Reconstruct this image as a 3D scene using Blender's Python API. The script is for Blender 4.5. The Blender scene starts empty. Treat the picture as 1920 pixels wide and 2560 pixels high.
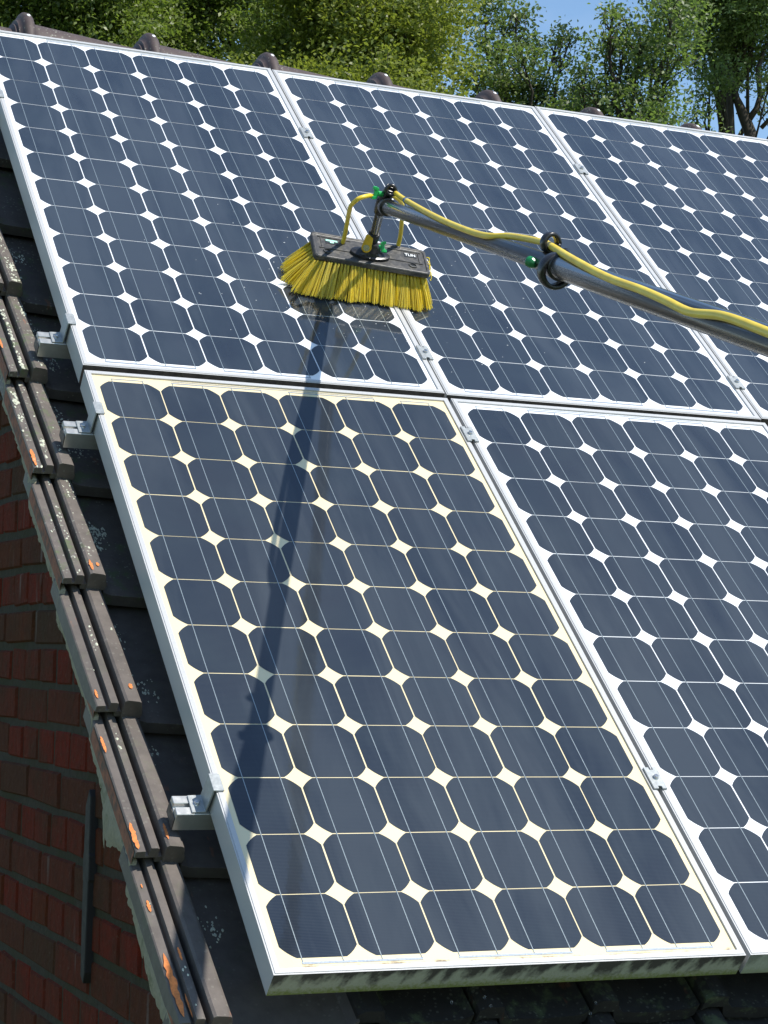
import bpy, bmesh, math, random
import numpy as np
from mathutils import Vector, Matrix, Quaternion
C = bpy.context.scene.collection
PI = math.pi
S = math.radians(41)              # roof pitch
Z0 = 3.4                          # height of the middle of the lower left panel above the ground
CS, SN = math.cos(S), math.sin(S)
def W(x, y, n=0.0):               # roof frame (along eaves, up the slope, out of the roof) -> world
    return Vector((x, y*CS-n*SN, y*SN+n*CS+Z0))
# ---------------------------------------------------------------- camera
cam_d = bpy.data.cameras.new('camera'); cam = bpy.data.objects.new('camera', cam_d); C.objects.link(cam)
R = Matrix(((0.9187357273878525,-0.28299595644244746,0.2753869130121075),
            (0.048808193338880534,-0.6106724735207043,-0.7903776884168089),
            (0.3918448972286204,0.7395893581720386,-0.5472340977996188)))
MR = Matrix.Rotation(S, 3, 'X')
rot = MR @ R.transposed() @ Matrix(((1,0,0),(0,-1,0),(0,0,-1)))
cam.matrix_world = Matrix.Translation(W(-1.4493263,-2.60981603,2.19350302)) @ rot.to_4x4()
cam_d.sensor_fit = 'HORIZONTAL'; cam_d.sensor_width = 36; cam_d.lens = 5126.25/1920*36
cam_d.clip_start = .05; cam_d.clip_end = 2000
sc = bpy.context.scene; sc.camera = cam
# ---------------------------------------------------------------- light
SUN = (MR @ Vector((.38, .19, 1.0))).normalized()      # towards the sun
elev = math.asin(SUN.z); azim = math.atan2(SUN.x, SUN.y)
wd = bpy.data.worlds.new('World'); sc.world = wd; wd.use_nodes = True
nt = wd.node_tree; nt.nodes.clear()
sky = nt.nodes.new('ShaderNodeTexSky'); sky.sky_type = 'NISHITA'; sky.sun_disc = False
sky.sun_elevation = elev; sky.sun_rotation = azim; sky.air_density = 1.0; sky.dust_density = .15; sky.ozone_density = .7
bg = nt.nodes.new('ShaderNodeBackground'); bg.inputs[1].default_value = .125
wo = nt.nodes.new('ShaderNodeOutputWorld')
tc = nt.nodes.new('ShaderNodeTexCoord'); mp = nt.nodes.new('ShaderNodeMapping'); mp.inputs['Scale'].default_value = (2.2,2.2,5)
cn = nt.nodes.new('ShaderNodeTexNoise'); cn.inputs['Scale'].default_value = 3.2; cn.inputs['Detail'].default_value = 7; cn.inputs['Roughness'].default_value=.55
cr = nt.nodes.new('ShaderNodeMapRange'); cr.inputs['From Min'].default_value=.5; cr.inputs['From Max'].default_value=.78; cr.inputs['To Max'].default_value=.55
mx = nt.nodes.new('ShaderNodeMix'); mx.data_type='RGBA'; mx.inputs[7].default_value=(6.5,7.0,7.6,1)
nt.links.new(tc.outputs['Generated'], mp.inputs[0]); nt.links.new(mp.outputs[0], cn.inputs[0]); nt.links.new(cn.outputs[0], cr.inputs[0])
sx_=nt.nodes.new('ShaderNodeSeparateXYZ'); nt.links.new(tc.outputs['Generated'],sx_.inputs[0]); zr=nt.nodes.new('ShaderNodeMapRange'); zr.inputs['From Min'].default_value=.32; zr.inputs['From Max'].default_value=.95; zr.inputs['To Min'].default_value=.3; zr.inputs['To Max'].default_value=.45; nt.links.new(sx_.outputs[2],zr.inputs[0]); mu_=nt.nodes.new('ShaderNodeMath'); mu_.operation='MULTIPLY'; nt.links.new(cr.outputs[0],mu_.inputs[0]); nt.links.new(zr.outputs[0],mu_.inputs[1]); nt.links.new(mu_.outputs[0], mx.inputs[0]); tn=nt.nodes.new('ShaderNodeMix'); tn.data_type='RGBA'; tn.blend_type='MULTIPLY'; tn.inputs[0].default_value=1; tn.inputs[7].default_value=(.87,.98,1.04,1); nt.links.new(sky.outputs[0],tn.inputs[6]); nt.links.new(tn.outputs[2], mx.inputs[6]); nt.links.new(mx.outputs[2], bg.inputs[0]); nt.links.new(bg.outputs[0], wo.inputs[0])
sd = bpy.data.lights.new('sun','SUN'); sd.energy = 4.2; sd.angle = math.radians(.53); sd.color = (1,.955,.88)
so = bpy.data.objects.new('sun', sd); C.objects.link(so); so.rotation_euler = SUN.to_track_quat('Z','Y').to_euler(); so.location = (0,-5,30)
sc.view_settings.view_transform = 'Standard'; sc.view_settings.look = 'None'; sc.view_settings.gamma = 1; sc.view_settings.exposure = .50
# ---------------------------------------------------------------- helpers
def tag(o, label=None, cat=None, group=None, kind=None):
    if label: o['label'] = label
    if cat: o['category'] = cat
    if group: o['group'] = group
    if kind: o['kind'] = kind
    return o
class MB:
    """collects quads / polys; coordinates are in the frame the object will have"""
    def __init__(s): s.v=[]; s.f=[]; s.m=[]
    def add(s, vs, fs, mi=0):
        b=len(s.v); s.v+= [tuple(p) for p in vs]; s.f += [tuple(i+b for i in f) for f in fs]; s.m += [mi]*len(fs); return s
    def box(s, x0,x1,y0,y1,z0,z1, mi=0, M=None, ch=0.0):
        vs=[Vector((x,y,z)) for z in (z0,z1) for y in (y0,y1) for x in (x0,x1)]
        if M: vs=[M@p for p in vs]
        return s.add(vs,[(0,2,3,1),(4,5,7,6),(0,1,5,4),(2,6,7,3),(0,4,6,2),(1,3,7,5)],mi)
    def tube(s, pts, r, seg=10, mi=0, cap=True, flat=None):
        pts=[Vector(p) for p in pts]; n=len(pts); rs = r if isinstance(r,(list,tuple)) else [r]*n
        rings=[]; t0=(pts[1]-pts[0]).normalized(); up=Vector((0,0,1)) if abs(t0.z)<.9 else Vector((1,0,0))
        a=t0.cross(up).normalized()
        for i,p in enumerate(pts):
            t=(pts[min(i+1,n-1)]-pts[max(i-1,0)])
            if t.length<1e-9: t=t0
            t.normalize(); a=(a-t*a.dot(t)).normalized(); b=t.cross(a)
            rings.append([p+(a*math.cos(2*PI*k/seg)+b*math.sin(2*PI*k/seg))*rs[i] for k in range(seg)])
        vs=[q for g in rings for q in g]; fs=[]
        for i in range(n-1):
            for k in range(seg):
                k2=(k+1)%seg; fs.append((i*seg+k,i*seg+k2,(i+1)*seg+k2,(i+1)*seg+k))
        if cap: fs.append(tuple(range(seg-1,-1,-1))); fs.append(tuple((n-1)*seg+k for k in range(seg)))
        return s.add(vs,fs,mi)
    def extrude(s, poly, y0, y1, f=None, mi=0, ny=1):
        """poly: (x,z) outline, counter-clockwise seen from -y; extruded along y; f(x,y,z) deforms"""
        n=len(poly); vs=[]
        for j in range(ny+1):
            y=y0+(y1-y0)*j/ny
            for x,z in poly: vs.append(f(x,y,z) if f else (x,y,z))
        fs=[tuple(range(n)), tuple(ny*n+k for k in range(n-1,-1,-1))]
        for j in range(ny):
            for k in range(n):
                k2=(k+1)%n; fs.append((j*n+k2,j*n+k,(j+1)*n+k,(j+1)*n+k2))
        return s.add(vs,fs,mi)
    def build(s, name, mats, parent=None, bevel=0, smooth=False, origin=None, segs=2, fixn=False):
        me=bpy.data.meshes.new(name)
        vs=s.v
        if origin is not None: vs=[(x-origin[0],y-origin[1],z-origin[2]) for x,y,z in vs]
        me.from_pydata(vs,[],s.f)
        mats = mats if isinstance(mats,(list,tuple)) else [mats]
        for m in mats: me.materials.append(m)
        me.polygons.foreach_set('material_index', s.m)
        if fixn:
            bm=bmesh.new(); bm.from_mesh(me); bmesh.ops.recalc_face_normals(bm,faces=bm.faces); bm.to_mesh(me); bm.free()
        if smooth: me.polygons.foreach_set('use_smooth',[True]*len(me.polygons))
        me.update()
        o=bpy.data.objects.new(name,me); C.objects.link(o)
        if bevel:
            b=o.modifiers.new('bevel','BEVEL'); b.width=bevel; b.segments=segs; b.limit_method='ANGLE'; b.angle_limit=math.radians(40)
        if parent: o.parent=parent
        return o
def thing(name, loc, label, cat, group=None, tilt=True):
    """Empty at the thing's base; with tilt its axes are the roof's"""
    o=bpy.data.objects.new(name,None); C.objects.link(o); o.empty_display_size=.1
    if tilt: o.location=W(*loc); o.rotation_euler=(S,0,0)
    else: o.location=loc
    return tag(o,label,cat,group)
# ---------------------------------------------------------------- materials
def mat(name): 
    m=bpy.data.materials.new(name); m.use_nodes=True; return m, m.node_tree, m.node_tree.nodes['Principled BSDF']
def sset(b, **k):
    for n,v in k.items():
        key={'base':'Base Color','rough':'Roughness','metal':'Metallic','spec':'Specular IOR Level','coat':'Coat Weight','coatr':'Coat Roughness','trans':'Transmission Weight','ior':'IOR','coatior':'Coat IOR','sheen':'Sheen Weight'}[n]
        if n=='base' and len(v)==3: v=(*v,1)
        b.inputs[key].default_value=v
def N(nt,t,**k):
    n=nt.nodes.new('ShaderNode'+t)
    for a,v in k.items():
        if a in n.inputs: n.inputs[a].default_value=v
        else: setattr(n,a,v)
    return n
def noise(nt, scale, detail=4, rough=.5, stretch=None, coord='Object', off=(0,0,0), rotz=0, randloc=False):
    tc=N(nt,'TexCoord'); mp=N(nt,'Mapping'); nt.links.new(tc.outputs[coord],mp.inputs[0])
    if stretch: mp.inputs['Scale'].default_value=stretch
    mp.inputs['Location'].default_value=off; mp.inputs['Rotation'].default_value=(0,0,rotz)
    n=N(nt,'TexNoise'); n.inputs['Scale'].default_value=scale; n.inputs['Detail'].default_value=detail; n.inputs['Roughness'].default_value=rough
    if randloc:
        oi=N(nt,'ObjectInfo'); ad=N(nt,'VectorMath',operation='MULTIPLY_ADD'); nt.links.new(mp.outputs[0],ad.inputs[0]); ad.inputs[1].default_value=(1,1,1)
        sc_=N(nt,'VectorMath',operation='SCALE'); cmb=N(nt,'CombineXYZ'); nt.links.new(oi.outputs['Random'],cmb.inputs[0]); nt.links.new(oi.outputs['Random'],cmb.inputs[1])
        nt.links.new(cmb.outputs[0],sc_.inputs[0]); sc_.inputs['Scale'].default_value=37; nt.links.new(sc_.outputs[0],ad.inputs[2]); nt.links.new(ad.outputs[0],n.inputs[0])
    else: nt.links.new(mp.outputs[0],n.inputs[0])
    return n.outputs[0]
def rng_(nt, sock, a, b, c=0., d=1.):
    r=N(nt,'MapRange'); nt.links.new(sock,r.inputs[0]); r.inputs['From Min'].default_value=a; r.inputs['From Max'].default_value=b; r.inputs['To Min'].default_value=c; r.inputs['To Max'].default_value=d
    return r.outputs[0]
def mixc(nt, fac, a, b):
    m=N(nt,'Mix'); m.data_type='RGBA'
    for sck,i in ((fac,0),(a,6),(b,7)):
        if isinstance(sck,bpy.types.NodeSocket): nt.links.new(sck,m.inputs[i])
        elif i==0: m.inputs[0].default_value=sck
        else: m.inputs[i].default_value=(*sck,1)
    return m.outputs[2]
def mth(nt, op, a, b=None, c=None):
    m=N(nt,'Math',operation=op)
    for i,s_ in enumerate((a,b,c)):
        if s_ is None: continue
        if isinstance(s_,bpy.types.NodeSocket): nt.links.new(s_,m.inputs[i])
        else: m.inputs[i].default_value=s_
    return m.outputs[0]
def bump(nt, b, h, strength=.3, dist=.002):
    n=N(nt,'Bump'); n.inputs['Strength'].default_value=strength; n.inputs['Distance'].default_value=dist
    nt.links.new(h,n.inputs['Height']); nt.links.new(n.outputs[0],b.inputs['Normal']); return n
def sep(nt, coord='Object'):
    tc=N(nt,'TexCoord'); s=N(nt,'SeparateXYZ'); nt.links.new(tc.outputs[coord],s.inputs[0]); return s.outputs
M={}
def simple(name, base, rough=.5, metal=0., nscale=60, amt=.25, bmp=.0, coat=0, dirt=None, spec=.5):
    m,nt,b=mat(name); sset(b,rough=rough,metal=metal,coat=coat,spec=spec)
    f=noise(nt,nscale,5,.6)
    lo=tuple(c*(1-amt) for c in base); hi=tuple(min(1,c*(1+amt)) for c in base)
    col=mixc(nt,rng_(nt,f,.3,.7),lo,hi)
    if dirt:
        g=noise(nt,dirt[1],6,.65,off=(3,1,7)); col=mixc(nt,rng_(nt,g,dirt[2],dirt[2]+.15),col,dirt[0])
    nt.links.new(col,b.inputs['Base Color'])
    nt.links.new(rng_(nt,f,.25,.75,rough*.85,min(1,rough*1.15)),b.inputs['Roughness'])
    if bmp: bump(nt,b,f,bmp,.002)
    M[name]=m; return m
simple('anodised',(.47,.47,.465),.40,.15,200,.03)
simple('rail_metal',(.52,.52,.50),.36,.65,90,.06)
simple('clamp_steel',(.36,.38,.38),.45,.5,150,.15)
simple('bolt_steel',(.62,.6,.57),.25,1.0,200,.15)
simple('ribbon',(.33,.38,.39),.3,.5,300,.1,coat=1)
simple('busstrip',(.38,.42,.46),.35,.4,300,.12,coat=1)
simple('black_plastic',(.042,.041,.040),.42,0,120,.35,.15,dirt=((.11,.10,.085),70,.5))
simple('black_smooth',(.018,.018,.02),.28,0,120,.3,.05)
simple('yellow_elbow',(.62,.38,.02),.4,0,80,.15)
simple('green_dark',(.008,.16,.045),.3,0,80,.2)
simple('green_plastic',(.02,.42,.10),.35,0,80,.2)
simple('blue_tape',(.10,.25,.6),.4,0,80,.1)
simple('sticker_green',(.42,.78,.62),.4,0,80,.05)
simple('sticker_black',(.012,.015,.018),.35,0,80,.05)
simple('letter_white',(.8,.8,.78),.5,0,80,.03)
simple('iron',(.012,.009,.008),.75,0,60,.35,.5)
simple('grout',(.20,.185,.15),.92,0,50,.22,.5,dirt=((.07,.085,.03),9,.55))
simple('fillet',(.27,.24,.165),.95,0,90,.18,.7,dirt=((.13,.13,.06),30,.55))
simple('bark',(.050,.040,.030),.9,0,14,.4,.6)
simple('gutter_zinc',(.2,.2,.2),.5,.6,30,.2)
simple('under_felt',(.02,.02,.02),.9)
# solar cell
def cellmat(name,ca,cb,cc,cd,da):
    m,nt,b=mat(name); sset(b,rough=.6,coat=1,coatr=.045,coatior=1.52,spec=.05)
    o=sep(nt); oi=N(nt,'ObjectInfo')
    fing=mth(nt,'SINE',mth(nt,'MULTIPLY',o[1],2*PI/.0029)); fing=rng_(nt,fing,.35,.95)
    c0=mixc(nt,oi.outputs['Random'],ca,cb)
    blot=noise(nt,9,3,.5,randloc=True); c0=mixc(nt,rng_(nt,blot,.35,.7),c0,cc)
    c1=mixc(nt,mth(nt,'MULTIPLY',fing,.42),c0,(.060,.068,.076))
    geo=N(nt,'NewGeometry')
    mpx=N(nt,'Mapping'); mpx.inputs['Rotation'].default_value=(0,0,-.30); mpx.inputs['Scale'].default_value=(1,.16,.16); nt.links.new(geo.outputs['Position'],mpx.inputs[0])
    dn=N(nt,'TexNoise'); dn.inputs['Scale'].default_value=7; dn.inputs['Detail'].default_value=6; dn.inputs['Roughness'].default_value=.6; dn.inputs['Distortion'].default_value=.6; nt.links.new(mpx.outputs[0],dn.inputs[0])
    dust=rng_(nt,dn.outputs[0],.43,.60,.05,da)
    c2=mixc(nt,dust,c1,cd); nt.links.new(c2,b.inputs['Base Color'])
    nt.links.new(rng_(nt,dn.outputs[0],.35,.7,.03,.10),b.inputs['Coat Roughness'])
    wn=N(nt,'TexNoise'); wn.inputs['Scale'].default_value=120; wn.inputs['Detail'].default_value=2; nt.links.new(geo.outputs['Position'],wn.inputs[0])
    bn=N(nt,'Bump'); bn.inputs['Strength'].default_value=.05; bn.inputs['Distance'].default_value=.001; nt.links.new(wn.outputs[0],bn.inputs['Height']); nt.links.new(bn.outputs[0],b.inputs['Coat Normal'])
    M[name]=m
cellmat('cell',(.009,.016,.029),(.016,.024,.037),(.019,.029,.041),(.053,.065,.080),.5)  # upper row: the sky's blue reflection is put into the base colour
cellmat('cell_dusty_less_sky',(.007,.013,.025),(.016,.021,.031),(.017,.025,.035),(.045,.054,.064),.62)  # lower row: less reflected sky blue in the colour, slightly more dust
# backing sheets (local object coords are the panel's)
def sheet(name, col, dirt):
    m,nt,b=mat(name); sset(b,rough=.55,coat=1,coatr=.06)
    o=sep(nt); n1=noise(nt,26,6,.7,stretch=(1,1.6,1)); n2=noise(nt,3,2)
    low=mth(nt,'ADD',mth(nt,'MULTIPLY',rng_(nt,o[1],-.758,-.772),.55),mth(nt,'MULTIPLY',mth(nt,'SUBTRACT',n1,.5),1.6))
    c=mixc(nt,rng_(nt,n2,.3,.7,0,.5),col,tuple(x*.93 for x in col))
    c=mixc(nt,rng_(nt,low,.28,.55,0,dirt),c,(.16,.11,.05)); nt.links.new(c,b.inputs['Base Color']); M[name]=m
sheet('sheet_white',(.80,.81,.82),.5); sheet('sheet_cream',(.74,.62,.375),1.0)
# grimy lower frame face
def grime(name, clean, amount):
    m,nt,b=mat(name); sset(b,rough=.75)
    o=sep(nt); w=N(nt,'TexNoise'); w.inputs['Scale'].default_value=1; w.inputs['Detail'].default_value=3
    cx=N(nt,'CombineXYZ'); nt.links.new(mth(nt,'MULTIPLY',mth(nt,'ADD',o[0],mth(nt,'MULTIPLY',o[2],-.32)),34),cx.inputs[0]); nt.links.new(mth(nt,'MULTIPLY',o[2],14),cx.inputs[2]); nt.links.new(cx.outputs[0],w.inputs[0])
    fine=noise(nt,160,5,.65)
    hgt=rng_(nt,o[2],-.046,0,0,1)     # 0 bottom .. 1 top
    st=mth(nt,'ADD',mth(nt,'ADD',rng_(nt,w.outputs[0],.36,.62,-.35,.42),mth(nt,'MULTIPLY',hgt,1.0)),mth(nt,'MULTIPLY',mth(nt,'SUBTRACT',fine,.5),.7))
    dark=rng_(nt,st,.5,.95,0,amount)
    base=mixc(nt,rng_(nt,fine,.3,.7),tuple(c*.8 for c in clean),clean)
    c=mixc(nt,dark,base,(.035,.028,.026))
    moss=rng_(nt,mth(nt,'ADD',mth(nt,'MULTIPLY',hgt,-1.),mth(nt,'MULTIPLY',fine,.9)),.12,.42,0,amount)
    c=mixc(nt,moss,c,(.16,.19,.03)); nt.links.new(c,b.inputs['Base Color']); bump(nt,b,fine,.5,.002); M[name]=m
grime('grime_green',(.42,.42,.32),.9); grime('grime_pale',(.46,.48,.38),.45)
simple('grime_dark',(.075,.06,.05),.8,0,60,.5,.4,dirt=((.16,.15,.09),40,.62))
# pole metal with lengthwise streaks (object z along the pole)
m,nt,b=mat('pole_metal'); sset(b,rough=.22,metal=.92)
tc=N(nt,'TexCoord'); 
f=noise(nt,60,4,.6,stretch=(1,1,.012)); f2=noise(nt,9,4,.6,stretch=(1,1,.25),off=(4,2,1))
c=mixc(nt,rng_(nt,f,.42,.60),(.030,.026,.022),(.36,.36,.35)); c=mixc(nt,rng_(nt,f2,.55,.75,0,.6),c,(.10,.08,.05))
nt.links.new(c,b.inputs['Base Color']); nt.links.new(rng_(nt,f,.35,.65,.34,.14),b.inputs['Roughness']); M['pole_metal']=m
# hose, bristles
m,nt,b=mat('hose'); sset(b,rough=.38,spec=.5); f=noise(nt,25,4); nt.links.new(mixc(nt,rng_(nt,f,.3,.7),(.74,.52,.035),(.86,.65,.06)),b.inputs['Base Color']); b.inputs['Subsurface Weight'].default_value=0; M['hose']=m
m,nt,b=mat('bristle'); sset(b,rough=.28,spec=.8,base=(.9,.66,.01)); at_=N(nt,'Attribute',attribute_name='tint'); nt.links.new(mixc(nt,at_.outputs['Fac'],(1.0,.83,.06),(1.0,.97,.30)),b.inputs['Base Color'])
tr=N(nt,'BsdfTranslucent'); tr.inputs[0].default_value=(1,.88,.12,1); ms=N(nt,'MixShader'); ms.inputs[0].default_value=.68; out=nt.nodes['Material Output']
nt.links.new(b.outputs[0],ms.inputs[1]); nt.links.new(tr.outputs[0],ms.inputs[2]); nt.links.new(ms.outputs[0],out.inputs[0]); M['bristle']=m
# roof tiles
def tilemat(name, base, lich, green, orange):
    m,nt,b=mat(name); sset(b,rough=.62,spec=.35)
    oi=N(nt,'ObjectInfo'); f=noise(nt,35,6,.6,randloc=True); g=noise(nt,6,4,.5,randloc=True)
    c=mixc(nt,rng_(nt,f,.3,.7),tuple(x*.78 for x in base),tuple(x*1.15 for x in base))
    c=mixc(nt,rng_(nt,g,.42,.68,0,.5),c,tuple(x*.62 for x in base))
    op=noise(nt,16,5,.6,randloc=True,stretch=(2.2,.7,1)); c=mixc(nt,rng_(nt,op,.66,.70,0,orange),c,(.55,.17,.05))
    gr=noise(nt,22,7,.7,randloc=True); c=mixc(nt,rng_(nt,gr,.54,.66,0,green),c,(.10,.13,.06))
    vo=N(nt,'TexVoronoi'); vo.inputs['Scale'].default_value=95; tcx=N(nt,'TexCoord'); nt.links.new(tcx.outputs['Object'],vo.inputs[0])
    big=noise(nt,9,4,.6,randloc=True); spot=mth(nt,'ADD',rng_(nt,vo.outputs['Distance'],.18,.42,.5,-.5),rng_(nt,big,.48,.7,-.35,.3))
    c=mixc(nt,rng_(nt,spot,.1,.3,0,lich),c,(.50,.52,.42))
    nt.links.new(c,b.inputs['Base Color']); bump(nt,b,f,.35,.003); M[name]=m
tilemat('tile_clean',(.122,.104,.092),.08,.2,.18); tilemat('tile_lichen',(.125,.107,.094),.3,.8,.25)
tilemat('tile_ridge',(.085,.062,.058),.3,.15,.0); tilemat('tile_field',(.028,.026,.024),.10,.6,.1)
simple('terracotta_chip',(.62,.20,.055),.85,0,120,.3,.5)
simple('terracotta_side',(.26,.10,.055),.85,0,60,.45,.5,dirt=((.10,.07,.05),25,.5))
simple('lichen',(.55,.56,.44),.95,0,200,.25,.6)
# bricks
m,nt,b=mat('brick'); sset(b,rough=.95,spec=.08); at_=N(nt,'Attribute',attribute_name='tint'); sp=N(nt,'SeparateColor'); nt.links.new(at_.outputs['Color'],sp.inputs[0])
f=noise(nt,45,6,.65); g=noise(nt,4,5,.6,off=(7,1,2)); 
c=mixc(nt,sp.outputs[0],(.150,.020,.010),(.075,.033,.018)); c=mixc(nt,sp.outputs[1],c,(.105,.028,.010))
c=mixc(nt,rng_(nt,f,.38,.66,0,.55),c,(.055,.022,.014)); c=mixc(nt,rng_(nt,g,.48,.64,0,.5),c,(.042,.033,.018)); c=mixc(nt,rng_(nt,noise(nt,110,5,.7,off=(2,9,4)),.6,.7,0,.45),c,(.15,.10,.07))
dr=noise(nt,30,3,.5,stretch=(1,1,.1)); c=mixc(nt,rng_(nt,dr,.66,.74,0,.35),c,(.25,.22,.2))
nt.links.new(c,b.inputs['Base Color']); bump(nt,b,f,.9,.010); M['brick']=m
m,nt,b=mat('mortar'); sset(b,rough=.95,spec=.2); f=noise(nt,60,6,.7); g=noise(nt,5,5,.6); c=mixc(nt,rng_(nt,f,.3,.7),(.030,.025,.018),(.062,.052,.037)); c=mixc(nt,rng_(nt,g,.45,.62,0,.8),c,(.036,.034,.014))
nt.links.new(c,b.inputs['Base Color']); bump(nt,b,f,.7,.005); M['mortar']=m
# leaves
def leafmat(name, dark, light, trans):
    m,nt,b=mat(name); sset(b,rough=.45,spec=.45); at_=N(nt,'Attribute',attribute_name='tint'); col=mixc(nt,at_.outputs['Fac'],dark,light)
    nt.links.new(col,b.inputs['Base Color']); tr=N(nt,'BsdfTranslucent'); nt.links.new(mixc(nt,at_.outputs['Fac'],tuple(x*1.3 for x in trans),trans),tr.inputs[0])
    ms=N(nt,'MixShader'); ms.inputs[0].default_value=.42; out=nt.nodes['Material Output']
    nt.links.new(b.outputs[0],ms.inputs[1]); nt.links.new(tr.outputs[0],ms.inputs[2]); nt.links.new(ms.outputs[0],out.inputs[0]); M[name]=m
leafmat('leaf_dark',(.038,.072,.020),(.25,.30,.08),(.21,.31,.04))
leafmat('leaf_yellow',(.034,.062,.014),(.29,.32,.06),(.28,.34,.04))
leafmat('leaf_oak',(.040,.070,.028),(.25,.30,.12),(.19,.29,.05))
m,nt,b=mat('grass'); sset(b,rough=.9); f=noise(nt,.6,6); nt.links.new(mixc(nt,rng_(nt,f,.3,.7),(.04,.07,.02),(.09,.11,.035)),b.inputs['Base Color']); M['grass']=m
# ---------------------------------------------------------------- ground
g=MB(); g.add([(-250,-250,0),(250,-250,0),(250,250,0),(-250,250,0)],[(0,1,2,3)])
tag(g.build('ground',M['grass']),kind='structure')
# ---------------------------------------------------------------- brick house
RX0,RX1=-.517,6.2               # verge to verge
WX=-.508                        # outer face of the gable wall
Y_E,Y_R=-1.30,2.50              # eaves and ridge along the slope
house=thing('brick_house',(WX,W(0,Y_E,-.15).y,0),'red brick house with a brown tiled roof that carries the solar panels','house',tilt=False)
HO=house.location.copy()
yR=W(0,Y_R,-.155).y; zR=W(0,Y_R,-.155).z; yE=W(0,Y_E,-.15).y+.12; zE=zR-(yR-yE)*math.tan(S)
rnd=random.Random(4)
wall=MB(); cb=[]   # mortar plane (gable), other walls
def topz(y): return zR-abs(y-yR)*math.tan(S)-.004
yF=2*yR-yE
gm=MB()
gm.add([(WX,yE,0),(WX,yF,0),(WX,yF,topz(yF)),(WX,yR,topz(yR)),(WX,yE,topz(yE))],[(0,4,3,2,1)])
gm.add([(WX,yE,0),(6.1,yE,0),(6.1,yE,topz(yE)),(WX,yE,topz(yE))],[(0,1,2,3)])
gm.add([(WX,yF,0),(6.1,yF,0),(6.1,yF,topz(yF)),(WX,yF,topz(yF))],[(3,2,1,0)])
gm.add([(6.1,yE,0),(6.1,yF,0),(6.1,yF,topz(yF)),(6.1,yR,topz(yR)),(6.1,yE,topz(yE))],[(0,1,2,3,4)])
mort=gm.build('mortar_bed',M['mortar'],None,origin=HO)
bv=[];bf=[];bt=[]
row=0; z=.02; P=.0745; jn=.0115
def brick(y0,y1,z0,z1,tint):
    # brick as an eight-cornered face block proud of the mortar, clipped under the roof line
    if y1-y0<.012: return
    d=WX-rnd.uniform(.002,.0065)
    if max(topz(y0),topz(y1))-.006<=z0+.006: return
    q_=[(y0,z0),(y1,z0),(y1,z1),(y0,z1)]; pts=[]
    g_=lambda p:(topz(p[0])-.006)-p[1]
    for a,b_ in zip(q_,q_[1:]+q_[:1]):
        ga,gb=g_(a),g_(b_)
        if ga>=0: pts.append(a)
        if ga*gb<0: t_=ga/(ga-gb); pts.append((a[0]+(b_[0]-a[0])*t_,a[1]+(b_[1]-a[1])*t_))
    if len(pts)<3 or max(p[0] for p in pts)-min(p[0] for p in pts)<.012: return
    jt=lambda:rnd.uniform(-.0030,.0030)
    pts=[(a+jt(),b_+jt()) for a,b_ in pts]; n=len(pts)
    cy=sum(p[0] for p in pts)/n; cz=sum(p[1] for p in pts)/n
    b=len(bv); c=.0045
    for a,q in pts: bv.append((WX+.001,a,q))
    for a,q in pts: bv.append((d,a+(c if a<cy else -c),q+(c if q<cz else -c)))
    bf.append(tuple(b+n+k for k in range(n-1,-1,-1)))
    for k in range(n):
        k2=(k+1)%n; bf.append((b+k,b+k2,b+n+k2,b+n+k))
    bt.extend([tint]*(2*n))
zz=-.0024
while zz<zR:
    head=(row%2==0); step=.1195 if head else .239; off=0 if head else (.06 if (row//2)%2 else .18)
    y=yE+.002-(off if off else 0)
    while y<yF:
        y0,y1=max(y,yE+.002),min(y+step-jn,yF-.002)
        t=(rnd.uniform(.0,.35) if head else rnd.uniform(.45,1.0), .7 if rnd.random()<.05 else 0)
        t=(min(1,max(0,t[0]+(.5 if rnd.random()<.1 else 0))),t[1])
        brick(y0,y1,zz+jn,zz+P,t); y+=step
    zz+=P; row+=1
me=bpy.data.meshes.new('gable_wall'); me.from_pydata([(a-HO.x,b_-HO.y,c-HO.z) for a,b_,c in bv],[],bf); me.materials.append(M['brick'])
ca=me.color_attributes.new('tint','FLOAT_COLOR','POINT'); ca.data.foreach_set('color',[x for t in bt for x in (t[0],t[1],0,1)])
gw=bpy.data.objects.new('gable_wall',me); C.objects.link(gw); gw.parent=house; mort.parent=house
# mortar fillet between bricks and verge tiles: ragged lump strip
fm=MB(); ys=[Y_E+.1+i*.008 for i in range(int((Y_R-Y_E)/.008))]
prev=None; rows_=[]; TILT_=.036/.338
lump=0
for y in ys:
    lump=lump*.93+rnd.uniform(-.0032,.0032)
    big=.075*math.exp(-((y+.29)/.055)**2)+.02*math.exp(-((y+.62)/.12)**2)
    d=max(.012,.026+lump+big+rnd.uniform(-.001,.001)); o_=-.004-rnd.uniform(.002,.006)
    top=-.131-TILT_*((y-(-.776))%.338); rows_.append([(WX+.0,y,top),(WX-.006,y,top),(WX-.010+rnd.uniform(-.001,.001),y,top-.01),(WX+o_,y,top-.6*d-.005),(WX-.001,y,top-.01-d)])
vs=[W(*p) for r_ in rows_ for p in r_]; fs=[]
for i in range(len(rows_)-1):
    for k in range(4): fs.append((i*5+k,i*5+k+1,(i+1)*5+k+1,(i+1)*5+k))
fm.add(vs,fs); ff=fm.build('mortar_fillet',M['fillet'],house,origin=HO,smooth=True)
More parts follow.
